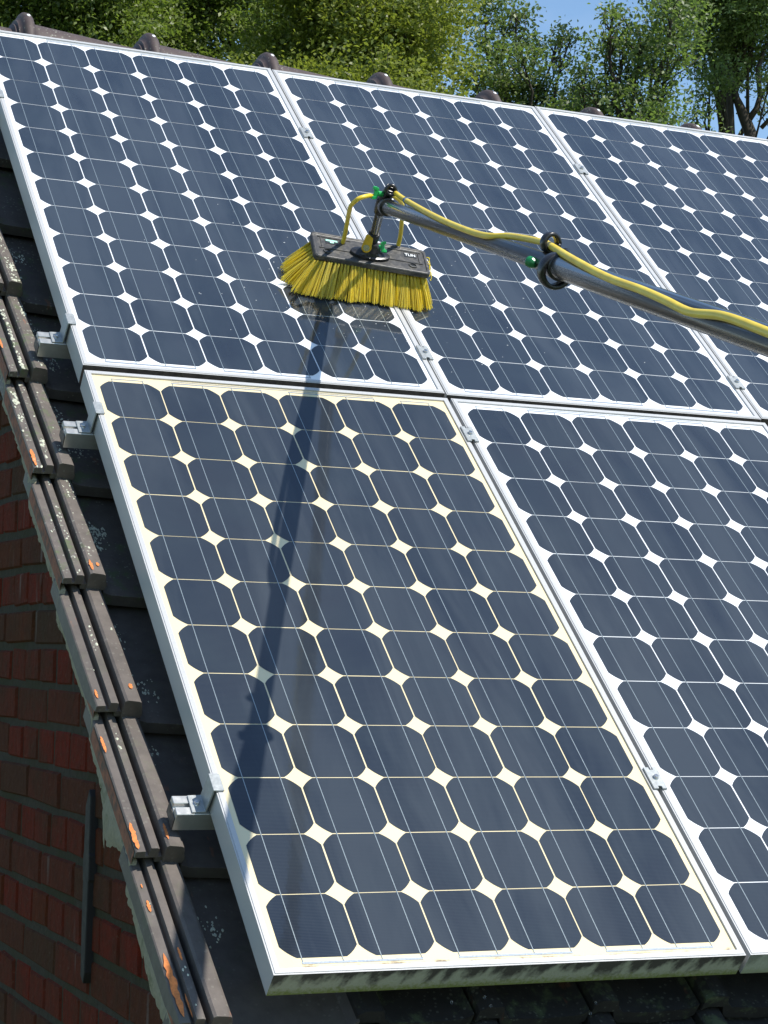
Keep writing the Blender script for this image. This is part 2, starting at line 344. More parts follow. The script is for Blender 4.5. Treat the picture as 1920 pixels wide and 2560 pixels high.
# iron wall anchor
am=MB(); ay=.012; az0,az1=Z0-.612,Z0-.285
pts=[(ay-.012,az0+.02),(ay-.004,az0),(ay+.013,az0+.012),(ay+.016,az0+.10),(ay+.016,az0+.17),(ay+.019,az0+.175),(ay+.019,az0+.215),(ay+.016,az0+.22),(ay+.014,az1-.03),(ay-.006,az1),(ay-.016,az1-.012),(ay-.017,az0+.22),(ay-.020,az0+.215),(ay-.020,az0+.175),(ay-.017,az0+.17)]
n=len(pts); am.add([(WX-.015,a,q) for a,q in pts]+[(WX+.002,a,q) for a,q in pts],[tuple(range(n)),]+[(k,k+n,(k+1)%n+n,(k+1)%n) for k in range(n)])
am.build('wall_anchor',M['iron'],house,bevel=.002,origin=HO,fixn=True)
# ---- roof: field tiles as one mesh, verge and ridge tiles each their own
PITCH=.338; YK=-.776; TILT=.036/PITCH
def end_y(k): return YK+PITCH*k
RO=W(WX,Y_E,-.15)
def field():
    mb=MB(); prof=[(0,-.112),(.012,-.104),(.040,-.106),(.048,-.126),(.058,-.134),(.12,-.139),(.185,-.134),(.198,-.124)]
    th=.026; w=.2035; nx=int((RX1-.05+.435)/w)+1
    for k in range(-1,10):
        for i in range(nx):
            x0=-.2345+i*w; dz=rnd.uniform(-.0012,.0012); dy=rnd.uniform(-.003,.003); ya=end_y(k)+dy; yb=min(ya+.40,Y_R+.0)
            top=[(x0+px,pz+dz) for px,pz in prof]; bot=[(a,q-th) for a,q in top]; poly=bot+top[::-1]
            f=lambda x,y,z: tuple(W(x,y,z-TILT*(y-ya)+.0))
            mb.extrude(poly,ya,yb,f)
    # under-deck and far slope
    mb2=MB()
    A=[W(RX0+.03,Y_E-.02,-.20),W(RX1-.05,Y_E-.02,-.20),W(RX1-.05,Y_R,-.20),W(RX0+.03,Y_R,-.20)]
    mb.add(A,[(0,1,2,3)],1)
    yr=W(0,Y_R).y
    B=[W(RX0,Y_R,-.12),W(RX1,Y_R,-.12)]; Cc=[W(RX0,Y_E-.1,-.12),W(RX1,Y_E-.1,-.12)]
    mir=lambda p:Vector((p.x,2*yr-p.y+.16,p.z))
    mb.add([mir(Cc[0]),mir(Cc[1]),mir(B[1]),mir(B[0])],[(0,1,2,3)],0)
    return mb
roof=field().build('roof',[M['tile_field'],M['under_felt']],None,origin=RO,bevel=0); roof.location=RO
roof.parent=house; roof.location=RO-HO
def child_w(o,parent_world):   # object built in world coords minus origin -> place under parent
    pass
def verge(k):
    mb=MB(); ya=end_y(k)+rnd.uniform(-.003,.003); yb=ya+.395
    dx=rnd.uniform(-.002,.002); 
    jag=lambda: rnd.uniform(-.0006,.0006)
    f=lambda x,y,z:(x+dx,y,z-TILT*(y-ya))
    # outer flange + strip A + groove + strip B (stepped), thin front
    AB=[(-.517,-.138),(-.511,-.138),(-.509,-.117),(-.483,-.116),(-.4795,-.118),(-.4795,-.0965),(-.4835,-.0950),(-.4935,-.0950),(-.4948,-.1120),(-.5003,-.1130),(-.5012,-.1020),(-.515,-.1030),(-.517,-.105)]
    def fab(x,y,z):
        if z<-.12 and y<ya+.004: z=-.1165
        return f(x,y,z)
    poly=AB
    mb.extrude(poly,ya,yb,fab,0,ny=6)
    # valley between B and C
    mb.extrude([(-.481,-.130),(-.468,-.130),(-.468,-.118),(-.481,-.118)],ya+.004,yb,f,0,ny=2)
    # rib C with deep front
    def fc(x,y,z):
        if y<ya+.002: z=z if z<-.10 else z-.004; 
        return f(x,y-(.010 if z<-.11 and y<ya+.002 else 0),z)
    mb.extrude([(-.4705,-.126),(-.437,-.126),(-.4345,-.118),(-.4415,-.0905),(-.446,-.0885),(-.466,-.0860),(-.4705,-.089)],ya-.004,yb,f,0,ny=6)
    # pan to the right
    top=[(-.436,-.134),(-.42,-.140),(-.34,-.145),(-.27,-.140),(-.245,-.132),(-.230,-.118)]
    poly=[(a,q-.024) for a,q in top]+top[::-1]
    mb.extrude(poly,ya,yb,f,0,ny=3)
    return mb,ya
TO=(-.48,0,-.12)
def local(mb,o):   # roof-frame coords -> local of a tilted object at o
    mb.v=[(x-o[0],y-o[1],z-o[2]) for x,y,z in mb.v]; return mb
for k in range(-1,10):
    mb,ya=verge(k); o=(-.48,ya,-.12); local(mb,o)
    v=mb.build('verge_tile',M['tile_lichen'] if k>=3 else M['tile_clean'],roof,bevel=.0012,segs=1,fixn=True)
    v.matrix_local=Matrix.Translation(W(*o)-RO)@Matrix.Rotation(S,4,'X')
    if k in (-1,0,1,2,3,4,5): pass
    # terracotta underside edge layer and chips as relief on the tile (sub-part cannot go deeper: same mesh)
    ch=MB(); r2=random.Random(100+k)
    def chip(y0,y1,x0,x1,n0,seed,mi=0):
        rr=random.Random(seed); nst=14; up=[];lo=[]
        for i in range(nst+1):
            t=i/nst; y=y0+(y1-y0)*t; w=math.sin(PI*t)**.45
            xm=(x0+x1)/2; hw=(x1-x0)/2*w
            lo.append((xm-hw*rr.uniform(.55,1.0),y)); up.append((xm+hw*rr.uniform(.45,1.0),y))
        f3=lambda x,y:(x,y,n0-TILT*(y-ya)+.0009)
        vs=[f3(*p) for p in lo]+[f3(*p) for p in up]; fs=[(i,i+nst+1,i+nst+2,i+1) for i in range(nst)]
        ch.add(vs,fs,mi)
    if k==0: 
        chip(ya+.01,ya+.145,-.5185,-.503,-.1018,1); chip(ya+.235,ya+.262,-.513,-.506,-.1018,2); chip(ya+.29,ya+.30,-.512,-.509,-.1018,3); chip(ya+.12,ya+.15,-.491,-.486,-.0948,4)
        chip(ya+.01,ya+.06,-.4995,-.4955,-.1030,7)
    if k==1: chip(ya+.005,ya+.07,-.518,-.507,-.1018,5); chip(ya+.25,ya+.295,-.517,-.510,-.1018,6); chip(ya+.01,ya+.05,-.4685,-.462,-.0858,8)
    if k==2: chip(ya+.02,ya+.045,-.516,-.510,-.1018,9); chip(ya+.03,ya+.045,-.459,-.450,-.0865,10)
    if k==3: chip(ya+.005,ya+.04,-.4690,-.461,-.0858,11); chip(ya+.02,ya+.032,-.456,-.448,-.0865,12)
    if k==4: chip(ya+.005,ya+.07,-.5180,-.508,-.1018,13)
    if k==5: chip(ya+.1,ya+.15,-.5180,-.511,-.1018,14)
    if k==-1: chip(ya+.2,ya+.33,-.517,-.508,-.1018,15)
    # raw clay along the outer cheek
    ch.add([(x,y,n-TILT*(y-ya)) for y in (ya+.006,yb_ if False else ya+.33) for x,n in ((-.5176,-.137),(-.5176,-.128),(-.5182,-.1275),(-.5182,-.119),(-.5176,-.1185),(-.5178,-.108))],[(i,i+1,i+7,i+6) for i in range(5)],1)
    # lichen crusts
    nl={2:16,3:44,4:90,5:130,6:130,7:90}.get(k,5)
    cl_=[(r2.choice([0,1,1,2]) if k not in(4,5) else r2.choice([0,1,1,3]), ya+r2.random()**1.4*.32) for _ in range(max(1,nl//11))]
    BN=[(-.515,-.502,-.1020),(-.4925,-.4845,-.0950),(-.465,-.446,-.0872),(-.452,-.442,-.0885)]
    for i in range(nl):
        band=r2.choice([(-.515,-.502,-.1020),(-.4925,-.4845,-.0950),(-.4925,-.4845,-.0950),(-.465,-.446,-.0872)])
        y=ya+r2.random()**1.3*.33+.003
        if r2.random()<.8:
            c0_=r2.choice(cl_); band=BN[c0_[0]]; y=min(ya+.335,max(ya+.003,r2.gauss(c0_[1],.014)))
        x=r2.uniform(band[0],band[1]); rr=r2.uniform(.0012,.0034)*(1.25 if k>3 else 1); nn=band[2]-TILT*(y-ya)
        m7=r2.randint(5,8); ring=[]
        for q in range(m7):
            a=2*PI*q/m7; rq=rr*r2.uniform(.55,1.15); ring.append((x+math.cos(a)*rq*.8,y+math.sin(a)*rq*1.3,nn+.0001))
        ch.add(ring+[(x,y,nn+.0018)],[(q,(q+1)%m7,m7) for q in range(m7)],2)
    for cnum in range({2:2,3:5,4:7,5:6,6:4}.get(k,1)):
        cx_=r2.uniform(-.432,-.395); cy_=ya+r2.uniform(.02,.31)
        for q7 in range(26):
            x=min(-.385,max(-.434,r2.gauss(cx_,.010))); y=r2.gauss(cy_,.020)
            if not ya+.004<y<ya+.33: continue
            nn=-.1335-.006*min(1,(x+.436)/.016)-.005*max(0,(x+.42)/.08)-TILT*(y-ya)+.0008; rr=r2.uniform(.0008,.0028); m7=6
            ch.add([(x+math.cos(2*PI*q/m7)*rr*r2.uniform(.5,1.3),y+math.sin(2*PI*q/m7)*rr*r2.uniform(.8,2.2),nn) for q in range(m7)]+[(x,y,nn+.0012)],[(q,(q+1)%m7,m7) for q in range(m7)],2)
    local(ch,o); 
    base=v.data; v.modifiers.clear()
    # merge into the tile mesh
    off=len(base.vertices); vs=[tuple(a.co) for a in base.vertices]+ch.v; fs=[tuple(p.vertices) for p in base.polygons]+[tuple(i+off for i in f) for f in ch.f]
    mi=[0]*len(base.polygons)+[q+1 for q in ch.m]
    nm=bpy.data.meshes.new('verge_tile'); nm.from_pydata(vs,[],fs); nm.materials.append(base.materials[0]); nm.materials.append(M['terracotta_chip']); nm.materials.append(M['terracotta_side']); nm.materials.append(M['lichen']); nm.polygons.foreach_set('material_index',mi)
    v.data=nm; bb=v.modifiers.new('bevel','BEVEL'); bb.width=.0011; bb.segments=1; bb.limit_method='ANGLE'; bb.angle_limit=math.radians(50)
# ridge tiles: half-round, tapered, collar at one end
def ridge_mesh():
    mb=MB(); L=.36; seg=14
    prof=[(.001,.070),(0,.101),(.006,.103),(.009,.112),(.014,.1215),(.018,.1250),(.024,.1265),(.030,.1262),(.034,.1245),(.038,.1210),(.041,.114),(.044,.099),(.060,.098),(.30,.081),(L,.078)]   # (x, radius)
    rings=[]
    for x,r in prof:
        rings.append([(x,r*math.cos(a)*1.02,r*math.sin(a)*(.98)) for a in [PI*(-.02+1.04*q/seg) for q in range(seg+1)]])
    vs=[p for g_ in rings for p in g_]; fs=[]
    for i in range(len(prof)-1):
        for q in range(seg): fs.append((i*(seg+1)+q,(i+1)*(seg+1)+q,(i+1)*(seg+1)+q+1,i*(seg+1)+q+1))
    mb.add(vs,fs)
    return mb
rm=ridge_mesh().build('ridge_tile',M['tile_ridge'],roof,smooth=True)
b0=bmesh.new(); b0.from_mesh(rm.data); b0.normal_update()
for f_ in b0.faces:
    c_=f_.calc_center_median(); 
    if Vector((0,c_.y,c_.z)).dot(f_.normal)<0: f_.normal_flip()
b0.to_mesh(rm.data); b0.free(); s_=rm.modifiers.new('solid','SOLIDIFY'); s_.thickness=.012; s_.offset=-1
e_=rm.modifiers.new('edge','EDGE_SPLIT'); e_.split_angle=math.radians(78)
nm=MB(); nm.add([(.032+math.cos(a)*.006,-.030+math.sin(a)*.010,.1205+0*a) for a in [2*PI*q/10 for q in range(10)]]+[(.032,-.030,.1225)],[(q,(q+1)%10,10) for q in range(10)])
nail=nm.build('ridge_screw',M['letter_white'],None)
RJ=[W(0,0)]*0
rx0=-1.28+ .4
cx=[-.238+.350*i for i in range(-1,19)]
for i,x in enumerate(cx):
    o=rm if i==0 else rm.copy()
    if i: C.objects.link(o); o.parent=roof
    base=W(x-.02,Y_R+.055,-.160) ; base.z-= .0225*(x+.25)*.9 if x<3 else .0225*3.25*.9
    base.z+=rnd.uniform(-.002,.002)
    o.location=base-RO; o.rotation_euler=(rnd.uniform(-.01,.01),.020,rnd.uniform(-.008,.008))
    for ns in range(2 if i else 0): pass
bpy.data.objects.remove(nail)
# ridge nails belong to the ridge tile mesh: add them as a second material face set
me=rm.data; bm=bmesh.new(); bm.from_mesh(me); me.materials.append(M['letter_white'])
for (px,a0,r_) in ((.026,math.radians(126),.1262),):
    c0=Vector((px,r_*math.cos(a0)*1.02,r_*math.sin(a0)*.98)); nrm=Vector((0,math.cos(a0),math.sin(a0))); tx=Vector((1,0,0)); ty=nrm.cross(tx)
    vs=[bm.verts.new(c0+tx*.0048*math.cos(t)+ty*.0085*math.sin(t)) for t in [2*PI*q/10 for q in range(10)]]; top=bm.verts.new(c0+nrm*.003)
    for q in range(10):
        fcs=bm.faces.new((vs[q],vs[(q+1)%10],top)); fcs.material_index=1
bm.to_mesh(me); bm.free()
# gutter along the eaves
gt=MB(); ring=[]; gy,gz=W(0,Y_E,-.19).y-.05,W(0,Y_E,-.19).z-.03
prof=[(gy+.06*math.cos(a),gz+.06*math.sin(a)) for a in [PI+PI*q/10 for q in range(11)]]
vs=[(x,a,b_) for x in (RX0-.02,RX1) for a,b_ in prof]; gt.add(vs,[(q,q+1,q+12,q+11) for q in range(10)])
go=gt.build('gutter',M['gutter_zinc'],house,origin=HO,smooth=True); so_=go.modifiers.new('solid','SOLIDIFY'); so_.thickness=.003
# ---------------------------------------------------------------- solar panels
PW,PL,PD=.402,.782,.046; PX,PY=.127,.1252; CELL=.0617
def frame_mb(front,grim_i):
    mb=MB(); lip=.0115; zz=-.0038
    o=[(-PW,-PL),(PW,-PL),(PW,PL),(-PW,PL)]; i_=[(-PW+lip,-PL+lip),(PW-lip,-PL+lip),(PW-lip,PL-lip),(-PW+lip,PL-lip)]
    g_=.0028; o2=[(-PW+g_,-PL+g_),(PW-g_,-PL+g_),(PW-g_,PL-g_),(-PW+g_,PL-g_)]
    # outer lip slightly lower, then flat top, inner drop
    for k in range(4):
        k2=(k+1)%4; a,b_,c,d=o[k],o[k2],i_[k2],i_[k]; a2,b2=o2[k],o2[k2]
        gap=.0004
        mb.add([(*a,-.0012),(*b_,-.0012),(*b2,-.0012),(*a2,-.0012)],[(0,1,2,3)])
        mb.add([(*a2,-.0012),(*b2,-.0012),(*b2,0),(*a2,0)],[(0,1,2,3)])
        mb.add([(*a2,0),(*b2,0),(*c,0),(*d,0)],[(0,1,2,3)])
        mb.add([(*d,0),(*c,0),(*c,zz),(*d,zz)],[(0,1,2,3)])
        mb.add([(*a,-.0012),(*a,-PD),(*b_,-PD),(*b_,-.0012)],[(0,1,2,3)],1 if k==0 else 0)
        ib=.03; ai,bi=(a[0]*(1-ib/PW),a[1]*(1-ib/PL)),(b_[0]*(1-ib/PW),b_[1]*(1-ib/PL))
        mb.add([(*a,-PD),(*ai,-PD),(*bi,-PD),(*b_,-PD)],[(0,1,2,3)])
    return mb
def cell_mesh():
    h=CELL; w=.0733; vs=[]
    a0=math.acos(h/w); pts=[]
    for q in range(4):
        c0=q*PI/2+a0; c1=(q+1)*PI/2-a0
        for s_ in range(7):
            a=c0+(c1-c0)*s_/6; pts.append((w*math.cos(a),w*math.sin(a),0))
    return pts
def cell_proto():
    mb=MB(); pts=cell_mesh(); mb.add(pts,[tuple(range(len(pts)))]); return mb
cellme={}
def panel(cx,cy,label,sheetm,front):
    cm='cell' if cy>1 else 'cell_dusty_less_sky'
    t=thing('solar_panel',(cx,cy,0),label,'solar panel','solar panels on the roof')
    frame_mb(0,0).build('frame',[M['anodised'],M[front]],t,bevel=0,fixn=False)
    sh=MB(); e=.0105; sh.add([(-PW+e,-PL+e,-.0036),(PW-e,-PL+e,-.0036),(PW-e,PL-e,-.0036),(-PW+e,PL-e,-.0036)],[(0,1,2,3)])
    sh.add([(-PW+e,-PL+e,-.009),(PW-e,-PL+e,-.009),(PW-e,PL-e,-.009),(-PW+e,PL-e,-.009)],[(3,2,1,0)])
    sh.build('backing_sheet',M[sheetm],t)
    rr=random.Random(int(cx*100+cy*1000))
    for i in range(6):
        for j in range(12):
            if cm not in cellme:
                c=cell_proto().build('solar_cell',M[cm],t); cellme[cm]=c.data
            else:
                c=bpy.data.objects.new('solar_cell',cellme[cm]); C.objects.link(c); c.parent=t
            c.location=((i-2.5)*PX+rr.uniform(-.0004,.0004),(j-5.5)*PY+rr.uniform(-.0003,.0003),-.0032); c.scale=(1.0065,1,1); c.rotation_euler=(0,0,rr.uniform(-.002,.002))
    rb=MB()
    for i in range(6):
        for s_ in (-1,1):
            x=(i-2.5)*PX+s_*.0322; rb.add([(x-.0007,-.7585,-.0028),(x+.0007,-.7585,-.0028),(x+.0007,.7585,-.0028),(x-.0007,.7585,-.0028)],[(0,1,2,3)])
    rb.build('contact_ribbons',M['ribbon'],t)
    def strip(c0,c1,y,hw):
        bs=MB()
        xa=(c0-2.5)*PX-.034; xb=(c1-2.5)*PX+.034; bs.add([(xa,y-hw,-.0030),(xb,y-hw,-.0030),(xb,y+hw,-.0030),(xa,y+hw,-.0030)],[(0,1,2,3)]); bs.build('collector_strip',M['busstrip'],t)
    for c0 in (0,2,4): strip(c0,c0+1,-.7600,.0022)
    strip(0,0,.7600,.0012); strip(5,5,.7600,.0012)
    for c0 in (1,3): strip(c0,c0+1,.7600,.0016)
    for c0 in (1,): strip(c0,c0+3,.7660,.0010)
    return t
panel(0,0,'solar panel with cream yellowed backing sheet and grimy mossy lower frame edge','sheet_cream','grime_green')
panel(.8128,.0005,'white backed solar panel directly to the right of the cream backed one','sheet_white','grime_pale')
panel(.0005,1.5826,'white backed solar panel directly above the cream backed one','sheet_white','grime_dark')
panel(.8085,1.5775,'white backed solar panel in the middle of the upper row, crossed by the long pole','sheet_white','grime_dark')
panel(1.6166,1.5815,'white backed solar panel at the right end of the upper row','sheet_white','grime_dark')
# ---------------------------------------------------------------- mounting rails
def rail(y,x0,x1,label):
    t=thing('mounting_rail',(x0,y,-.066),label,'rail','mounting rails under the panels')
    # profile in local y,z extruded along x
    w=.021; zt=.0185; zb=-.0175; sl=.0042
    prof=[(-w,zb),(w,zb),(w,zt),(sl,zt),(sl,zt-.009),(-sl,zt-.009),(-sl,zt),(-w,zt)]
    mb=MB(); n=len(prof); L=x1-x0
    mb.add([(0,a,q) for a,q in prof]+[(L,a,q) for a,q in prof],[tuple(range(n-1,-1,-1)),tuple(n+k for k in range(n))]+[(k,(k+1)%n,(k+1)%n+n,k+n) for k in range(n)])
    mb.build('rail_profile',M['rail_metal'],t,bevel=.0009,segs=1,fixn=True)
    cp=MB(); cp.box(-.0015,.0,-w+.002,w-.002,zb+.002,zt-.011); cp.build('end_cap',M['black_plastic'],t)
    hk=MB()
    for hx in (.25,1.15,2.05):
        if hx<L: hk.box(hx,hx+.03,-.014,.014,zb-.05,zb-.0005)
    hk.build('roof_hook',M['clamp_steel'],t,bevel=.001)
    return t
XE=-.457
rail(-.392,XE,1.30,'lowest aluminium mounting rail, sticking out beside the lower half of the cream backed panel')
rail(.644,XE,1.30,'aluminium mounting rail sticking out near the top left corner of the cream backed panel')
rail(.966,XE,2.10,'aluminium mounting rail sticking out near the bottom left corner of the upper left panel')
rail(1.985,XE,2.10,'uppermost mounting rail, hidden under the upper row of panels')
def hexbolt(mb,x,y,z,r,h,mi=0,ax=None):
    n=6; a=[(x+r*math.cos(PI*2*k/n),y+r*math.sin(2*PI*k/n)) for k in range(n)]
    vs=[(p,q,z) for p,q in a]+[(p,q,z+h) for p,q in a]
    mb.add(vs,[tuple(n+k for k in range(n))]+[(k,(k+1)%n,(k+1)%n+n,k+n) for k in range(n)],mi)
def end_clamp(y,label):
    t=thing('end_clamp',(-.418,y,-.0475),label,'clamp','end clamps at the left side of the array')
    b_=MB(); w=.019; zt=.0475+.0008; th=.003
    # z-shaped bracket: foot, upright, lip; one outline in x,z extruded along y
    out=[(-.014,.0),(.0105,.0),(.0128,zt),(.0285,zt),(.0285,zt+th),(.0100,zt+th),(.0078,th+.001),(-.014,th)]
    b_.extrude(out,-w,w); b_.build('bracket',M['clamp_steel'],t,bevel=.0006,segs=1,fixn=True)
    q=MB(); q.tube([(-.003,0,th),(-.003,0,th+.0012)],.0062,14); hexbolt(q,-.003,0,th+.0012,.0048,.0045); q.build('bolt',M['bolt_steel'],t,bevel=.0005,segs=1)
    return t
end_clamp(-.392,'grey end clamp on the lowest of the rail ends beside the cream backed panel')
end_clamp(.644,'grey end clamp on the rail end near the top of the cream backed panel')
end_clamp(.966,'grey end clamp on the rail end near the bottom of the upper left panel')
end_clamp(1.985,'grey end clamp high on the left edge of the upper left panel')
def mid_clamp(x,y,label):
    t=thing('mid_clamp',(x,y,0.0008),label,'clamp','clamps between neighbouring panels')
    p=MB(); hx,hy,nx_,ny_=.0135,.026,.0035,.006
    out=[(-hx,-hy),(-nx_,-hy),(-nx_,-hy+ny_),(nx_,-hy+ny_),(nx_,-hy),(hx,-hy),(hx,hy),(nx_,hy),(nx_,hy-ny_),(-nx_,hy-ny_),(-nx_,hy),(-hx,hy)]
    n=len(out); p.add([(a,q,0) for a,q in out]+[(a,q,.0032) for a,q in out],[tuple(range(n-1,-1,-1)),tuple(n+k for k in range(n))]+[(k,(k+1)%n,(k+1)%n+n,k+n) for k in range(n)])
    p.build('plate',M['clamp_steel'],t,bevel=.0005,segs=1,fixn=True)
    q=MB(); q.tube([(0,0,.0032),(0,0,.0044)],.0058,14); hexbolt(q,0,0,.0044,.0045,.0045); q.build('bolt',M['bolt_steel'],t,bevel=.0005,segs=1)
mid_clamp(.4045,1.987,'grey clamp plate high in the gap between the upper left and upper middle panels')
mid_clamp(.4045,.955,'grey clamp plate low in the gap between the upper left and upper middle panels')
mid_clamp(.4068,.644,'grey clamp plate right of the cream backed panel, near its top right corner')
mid_clamp(.4068,-.385,'grey clamp plate right of the cream backed panel, in its lower half')
mid_clamp(1.2126,1.983,'grey clamp plate high in the gap left of the upper right panel')
mid_clamp(1.2126,.943,'grey clamp plate low in the gap left of the upper right panel')
# ---------------------------------------------------------------- brush on its pole
J=Vector((.3026,1.1586,.244)); K=Vector((.0183,-.1154,.8354)); D=(K-J).normalized()
OB=Vector((.333,1.235,.0))
brush=thing('water_fed_brush',OB,'yellow bristled brush on a long grey pole with yellow hose, scrubbing the upper panels','cleaning brush')
def L_(p): return Vector(p)-OB
def frame_at(p,z,xh=Vector((1,0,0))):
    z=Vector(z).normalized(); x=(xh-z*xh.dot(z)).normalized(); y=z.cross(x); m=Matrix((x,y,z)).transposed().to_4x4(); m.translation=p; return m
# brush block: local frame, tilted up at the back
BR=Matrix.Translation(Vector((.3335,1.2345,.073))-OB)@Matrix.Rotation(math.radians(-2.2),4,'Z')@Matrix.Rotation(math.radians(7),4,'X')@Matrix(((1,.16,0,0),(0,1,0,0),(0,0,1,0),(0,0,0,1)))
hw,hd=.1395,.046
def put(o,Mx): o.matrix_local=Mx; return o
bk=MB(); r_=.010; oc=[]
for sx,sy,a0 in ((1,1,0),(-1,1,90),(-1,-1,180),(1,-1,270)):
    for q in range(5):
        a=math.radians(a0+90*q/4); oc.append((sx*(hw-r_)+r_*math.cos(a),sy*(hd-r_)+r_*math.sin(a)))
n=len(oc); lev=[(0,.0,1),(.0115,.0,1),(.0140,.0025,1),(.0140,.0075,1),(.0118,.0082,1)]
vs=[]
for z,ins,_ in lev: vs+= [(a*(1-ins/hw),b_*(1-ins/hd),z) for a,b_ in oc]
fs=[tuple(range(n-1,-1,-1)),tuple((len(lev)-1)*n+k for k in range(n))]
for i in range(len(lev)-1): fs+= [(i*n+k,i*n+(k+1)%n,(i+1)*n+(k+1)%n,(i+1)*n+k) for k in range(n)]
bk.add(vs,fs)
block=put(bk.build('brush_block',M['black_plastic'],brush,bevel=.0012),BR)
# raised ribs and panels on the block
rbm=MB(); 
for y_ in (-.012,.0285): rbm.box(-.125,-.045,y_,y_+.0022,.0112,.0136); rbm.box(.045,.125,y_,y_+.0022,.0112,.0136)
for sx in (-1,1): rbm.box(sx*.118-.001,sx*.118+.001,-.012,.03,.0112,.0134)
rbm.build('raised_rib',M['black_plastic'],block,bevel=.0005,segs=1)
# screw recesses
for sx in (-1,1):
    h_=MB(); cx_,cy_=sx*.103-.004,-.022
    ring=[[ (cx_+r0*math.cos(a),cy_+r0*.8*math.sin(a),z) for a in [2*PI*q/18 for q in range(18)]] for r0,z in ((.0105,.0121),(.0095,.0145),(.0075,.0147),(.0068,.0120))]
    h_.add([p for g_ in ring for p in g_],[(i*18+q,i*18+(q+1)%18,(i+1)*18+(q+1)%18,(i+1)*18+q) for i in range(3) for q in range(18)])
    h_.add([(cx_+.0068*math.cos(a),cy_+.0054*math.sin(a),.01215) for a in [2*PI*q/18 for q in range(18)]],[tuple(range(18))],1)
    h_.build('screw_hole',[M['black_plastic'],M['sticker_black']],block,smooth=False)
# stickers
def sticker(cx_,cy_,w_,h_,m_,z=.0125):
    s_=MB(); s_.box(cx_-w_/2,cx_+w_/2,cy_-h_/2,cy_+h_/2,z-.0008,z); return s_.build('sticker',m_,block)
st=sticker(-.092,.016,.031,.017,M['sticker_black'])
gs=MB(); gs.box(-.1062,-.078,.0165,.0225,.01255,.0129); gs.box(-.0965,-.0875,.0110,.0164,.01255,.0129); gs.build('sticker_print',M['sticker_green'],block,fixn=True)
st2=sticker(.098,.016,.030,.015,M['sticker_black'])
cu=bpy.data.curves.new('lettering','FONT'); cu.body='TLIN'; cu.size=.0125; cu.align_x='CENTER'; cu.align_y='CENTER'; cu.extrude=.0002; cu.offset=.0002
lt=bpy.data.objects.new('lettering',cu); C.objects.link(lt); dg=bpy.context.evaluated_depsgraph_get(); lme=bpy.data.meshes.new_from_object(lt.evaluated_get(dg)); bpy.data.objects.remove(lt)
lme.materials.clear(); lme.materials.append(M['letter_white']); lt=bpy.data.objects.new('lettering',lme); C.objects.link(lt); lt.parent=block; lt.location=(.098,.0162,.0128)
# bristles
rr=random.Random(8); bv=[];bfq=[];btn=[]
BRw=BR
NX,NY=34,7
for ix in range(NX):
    for iy in range(NY):
        gx=-hw+.006+(2*hw-.012)*ix/(NX-1)+rr.uniform(-.001,.001); gy=-hd+.005+(2*hd-.010)*iy/(NY-1)+rr.uniform(-.001,.001)
        ex=gx/hw; ey=gy/hd
        root=BRw@Vector((gx,gy,.001))
        # splay: stronger at the rim, strongest front and left
        sx=(-.022*max(0,-ex-.45)/.55 if ex<0 else .018*max(0,ex-.6)/.4)+ (-.010 if ex<0 else 0)*abs(ex); sy=-.043*max(0,-ey-.1)/.9-.006+.012*max(0,ey)
        sx+=rr.gauss(0,.0028); sy+=rr.gauss(0,.004)
        if ex<-.86: sx-=.002+rr.uniform(0,.009); 
        tip=Vector((root.x+sx*1.15,root.y+sy*1.0,.002))
        tint=rr.random()
        for q in range(34):
            a=rr.uniform(0,2*PI); rd=math.sqrt(rr.random()); u_=Vector((math.cos(a)*rd,math.sin(a)*rd,0))
            p0=root+u_*.0019; p3=tip+Vector((u_.x*.0085,u_.y*.0070,0))+Vector((rr.gauss(0,.0015),rr.gauss(0,.0015),abs(rr.gauss(0,.0022))))
            if ex<-.9 and rr.random()<.4: p3+=Vector((-.012,.0,.010*rr.random()))
            sp=p3-p0; mid=p0+sp*.5+Vector((sp.x*-.06,sp.y*-.10,.004)); 
            pts=[p0,p0.lerp(mid,.55),mid,mid.lerp(p3,.5)+Vector((0,0,.0008)),p3]
            d_=sp.normalized(); a1=d_.cross(Vector((math.cos(a),math.sin(a),.3))).normalized(); a2=d_.cross(a1)
            b0=len(bv); tv=min(1,max(0,tint*.6+rr.random()*.5))
            for i,p in enumerate(pts):
                w_=.00105*(1-.35*i/4)
                for t_ in (0,2.094,4.189): bv.append(tuple(p+a1*w_*math.cos(t_)+a2*w_*math.sin(t_))); btn.append(tv)
            for i in range(4):
                for t_ in range(3): bfq.append((b0+i*3+t_,b0+i*3+(t_+1)%3,b0+(i+1)*3+(t_+1)%3,b0+(i+1)*3+t_))
me=bpy.data.meshes.new('bristles'); me.from_pydata(bv,[],bfq); at0=me.attributes.new('tint','FLOAT','POINT'); at0.data.foreach_set('value',btn); me.materials.append(M['bristle'])
me.polygons.foreach_set('use_smooth',[True]*len(me.polygons))
bo=bpy.data.objects.new('bristles',me); C.objects.link(bo); bo.parent=brush
# stray curled bristles at the right end
cl=MB()
for sd_ in range(5):
    r3=random.Random(sd_+3); p=BR@Vector((hw-.002,.02-.014*sd_,.004)); pts=[]
    for q in range(8):
        a=q/7*2.4+r3.random(); pts.append(p+Vector((.004+.007*math.sin(a),-.003*q+.003*r3.random(),.004*math.sin(q*.8)-.001*q)))
    cl.tube(pts,.0011,5)
cl.build('stray_bristles',M['bristle'],brush,smooth=True)
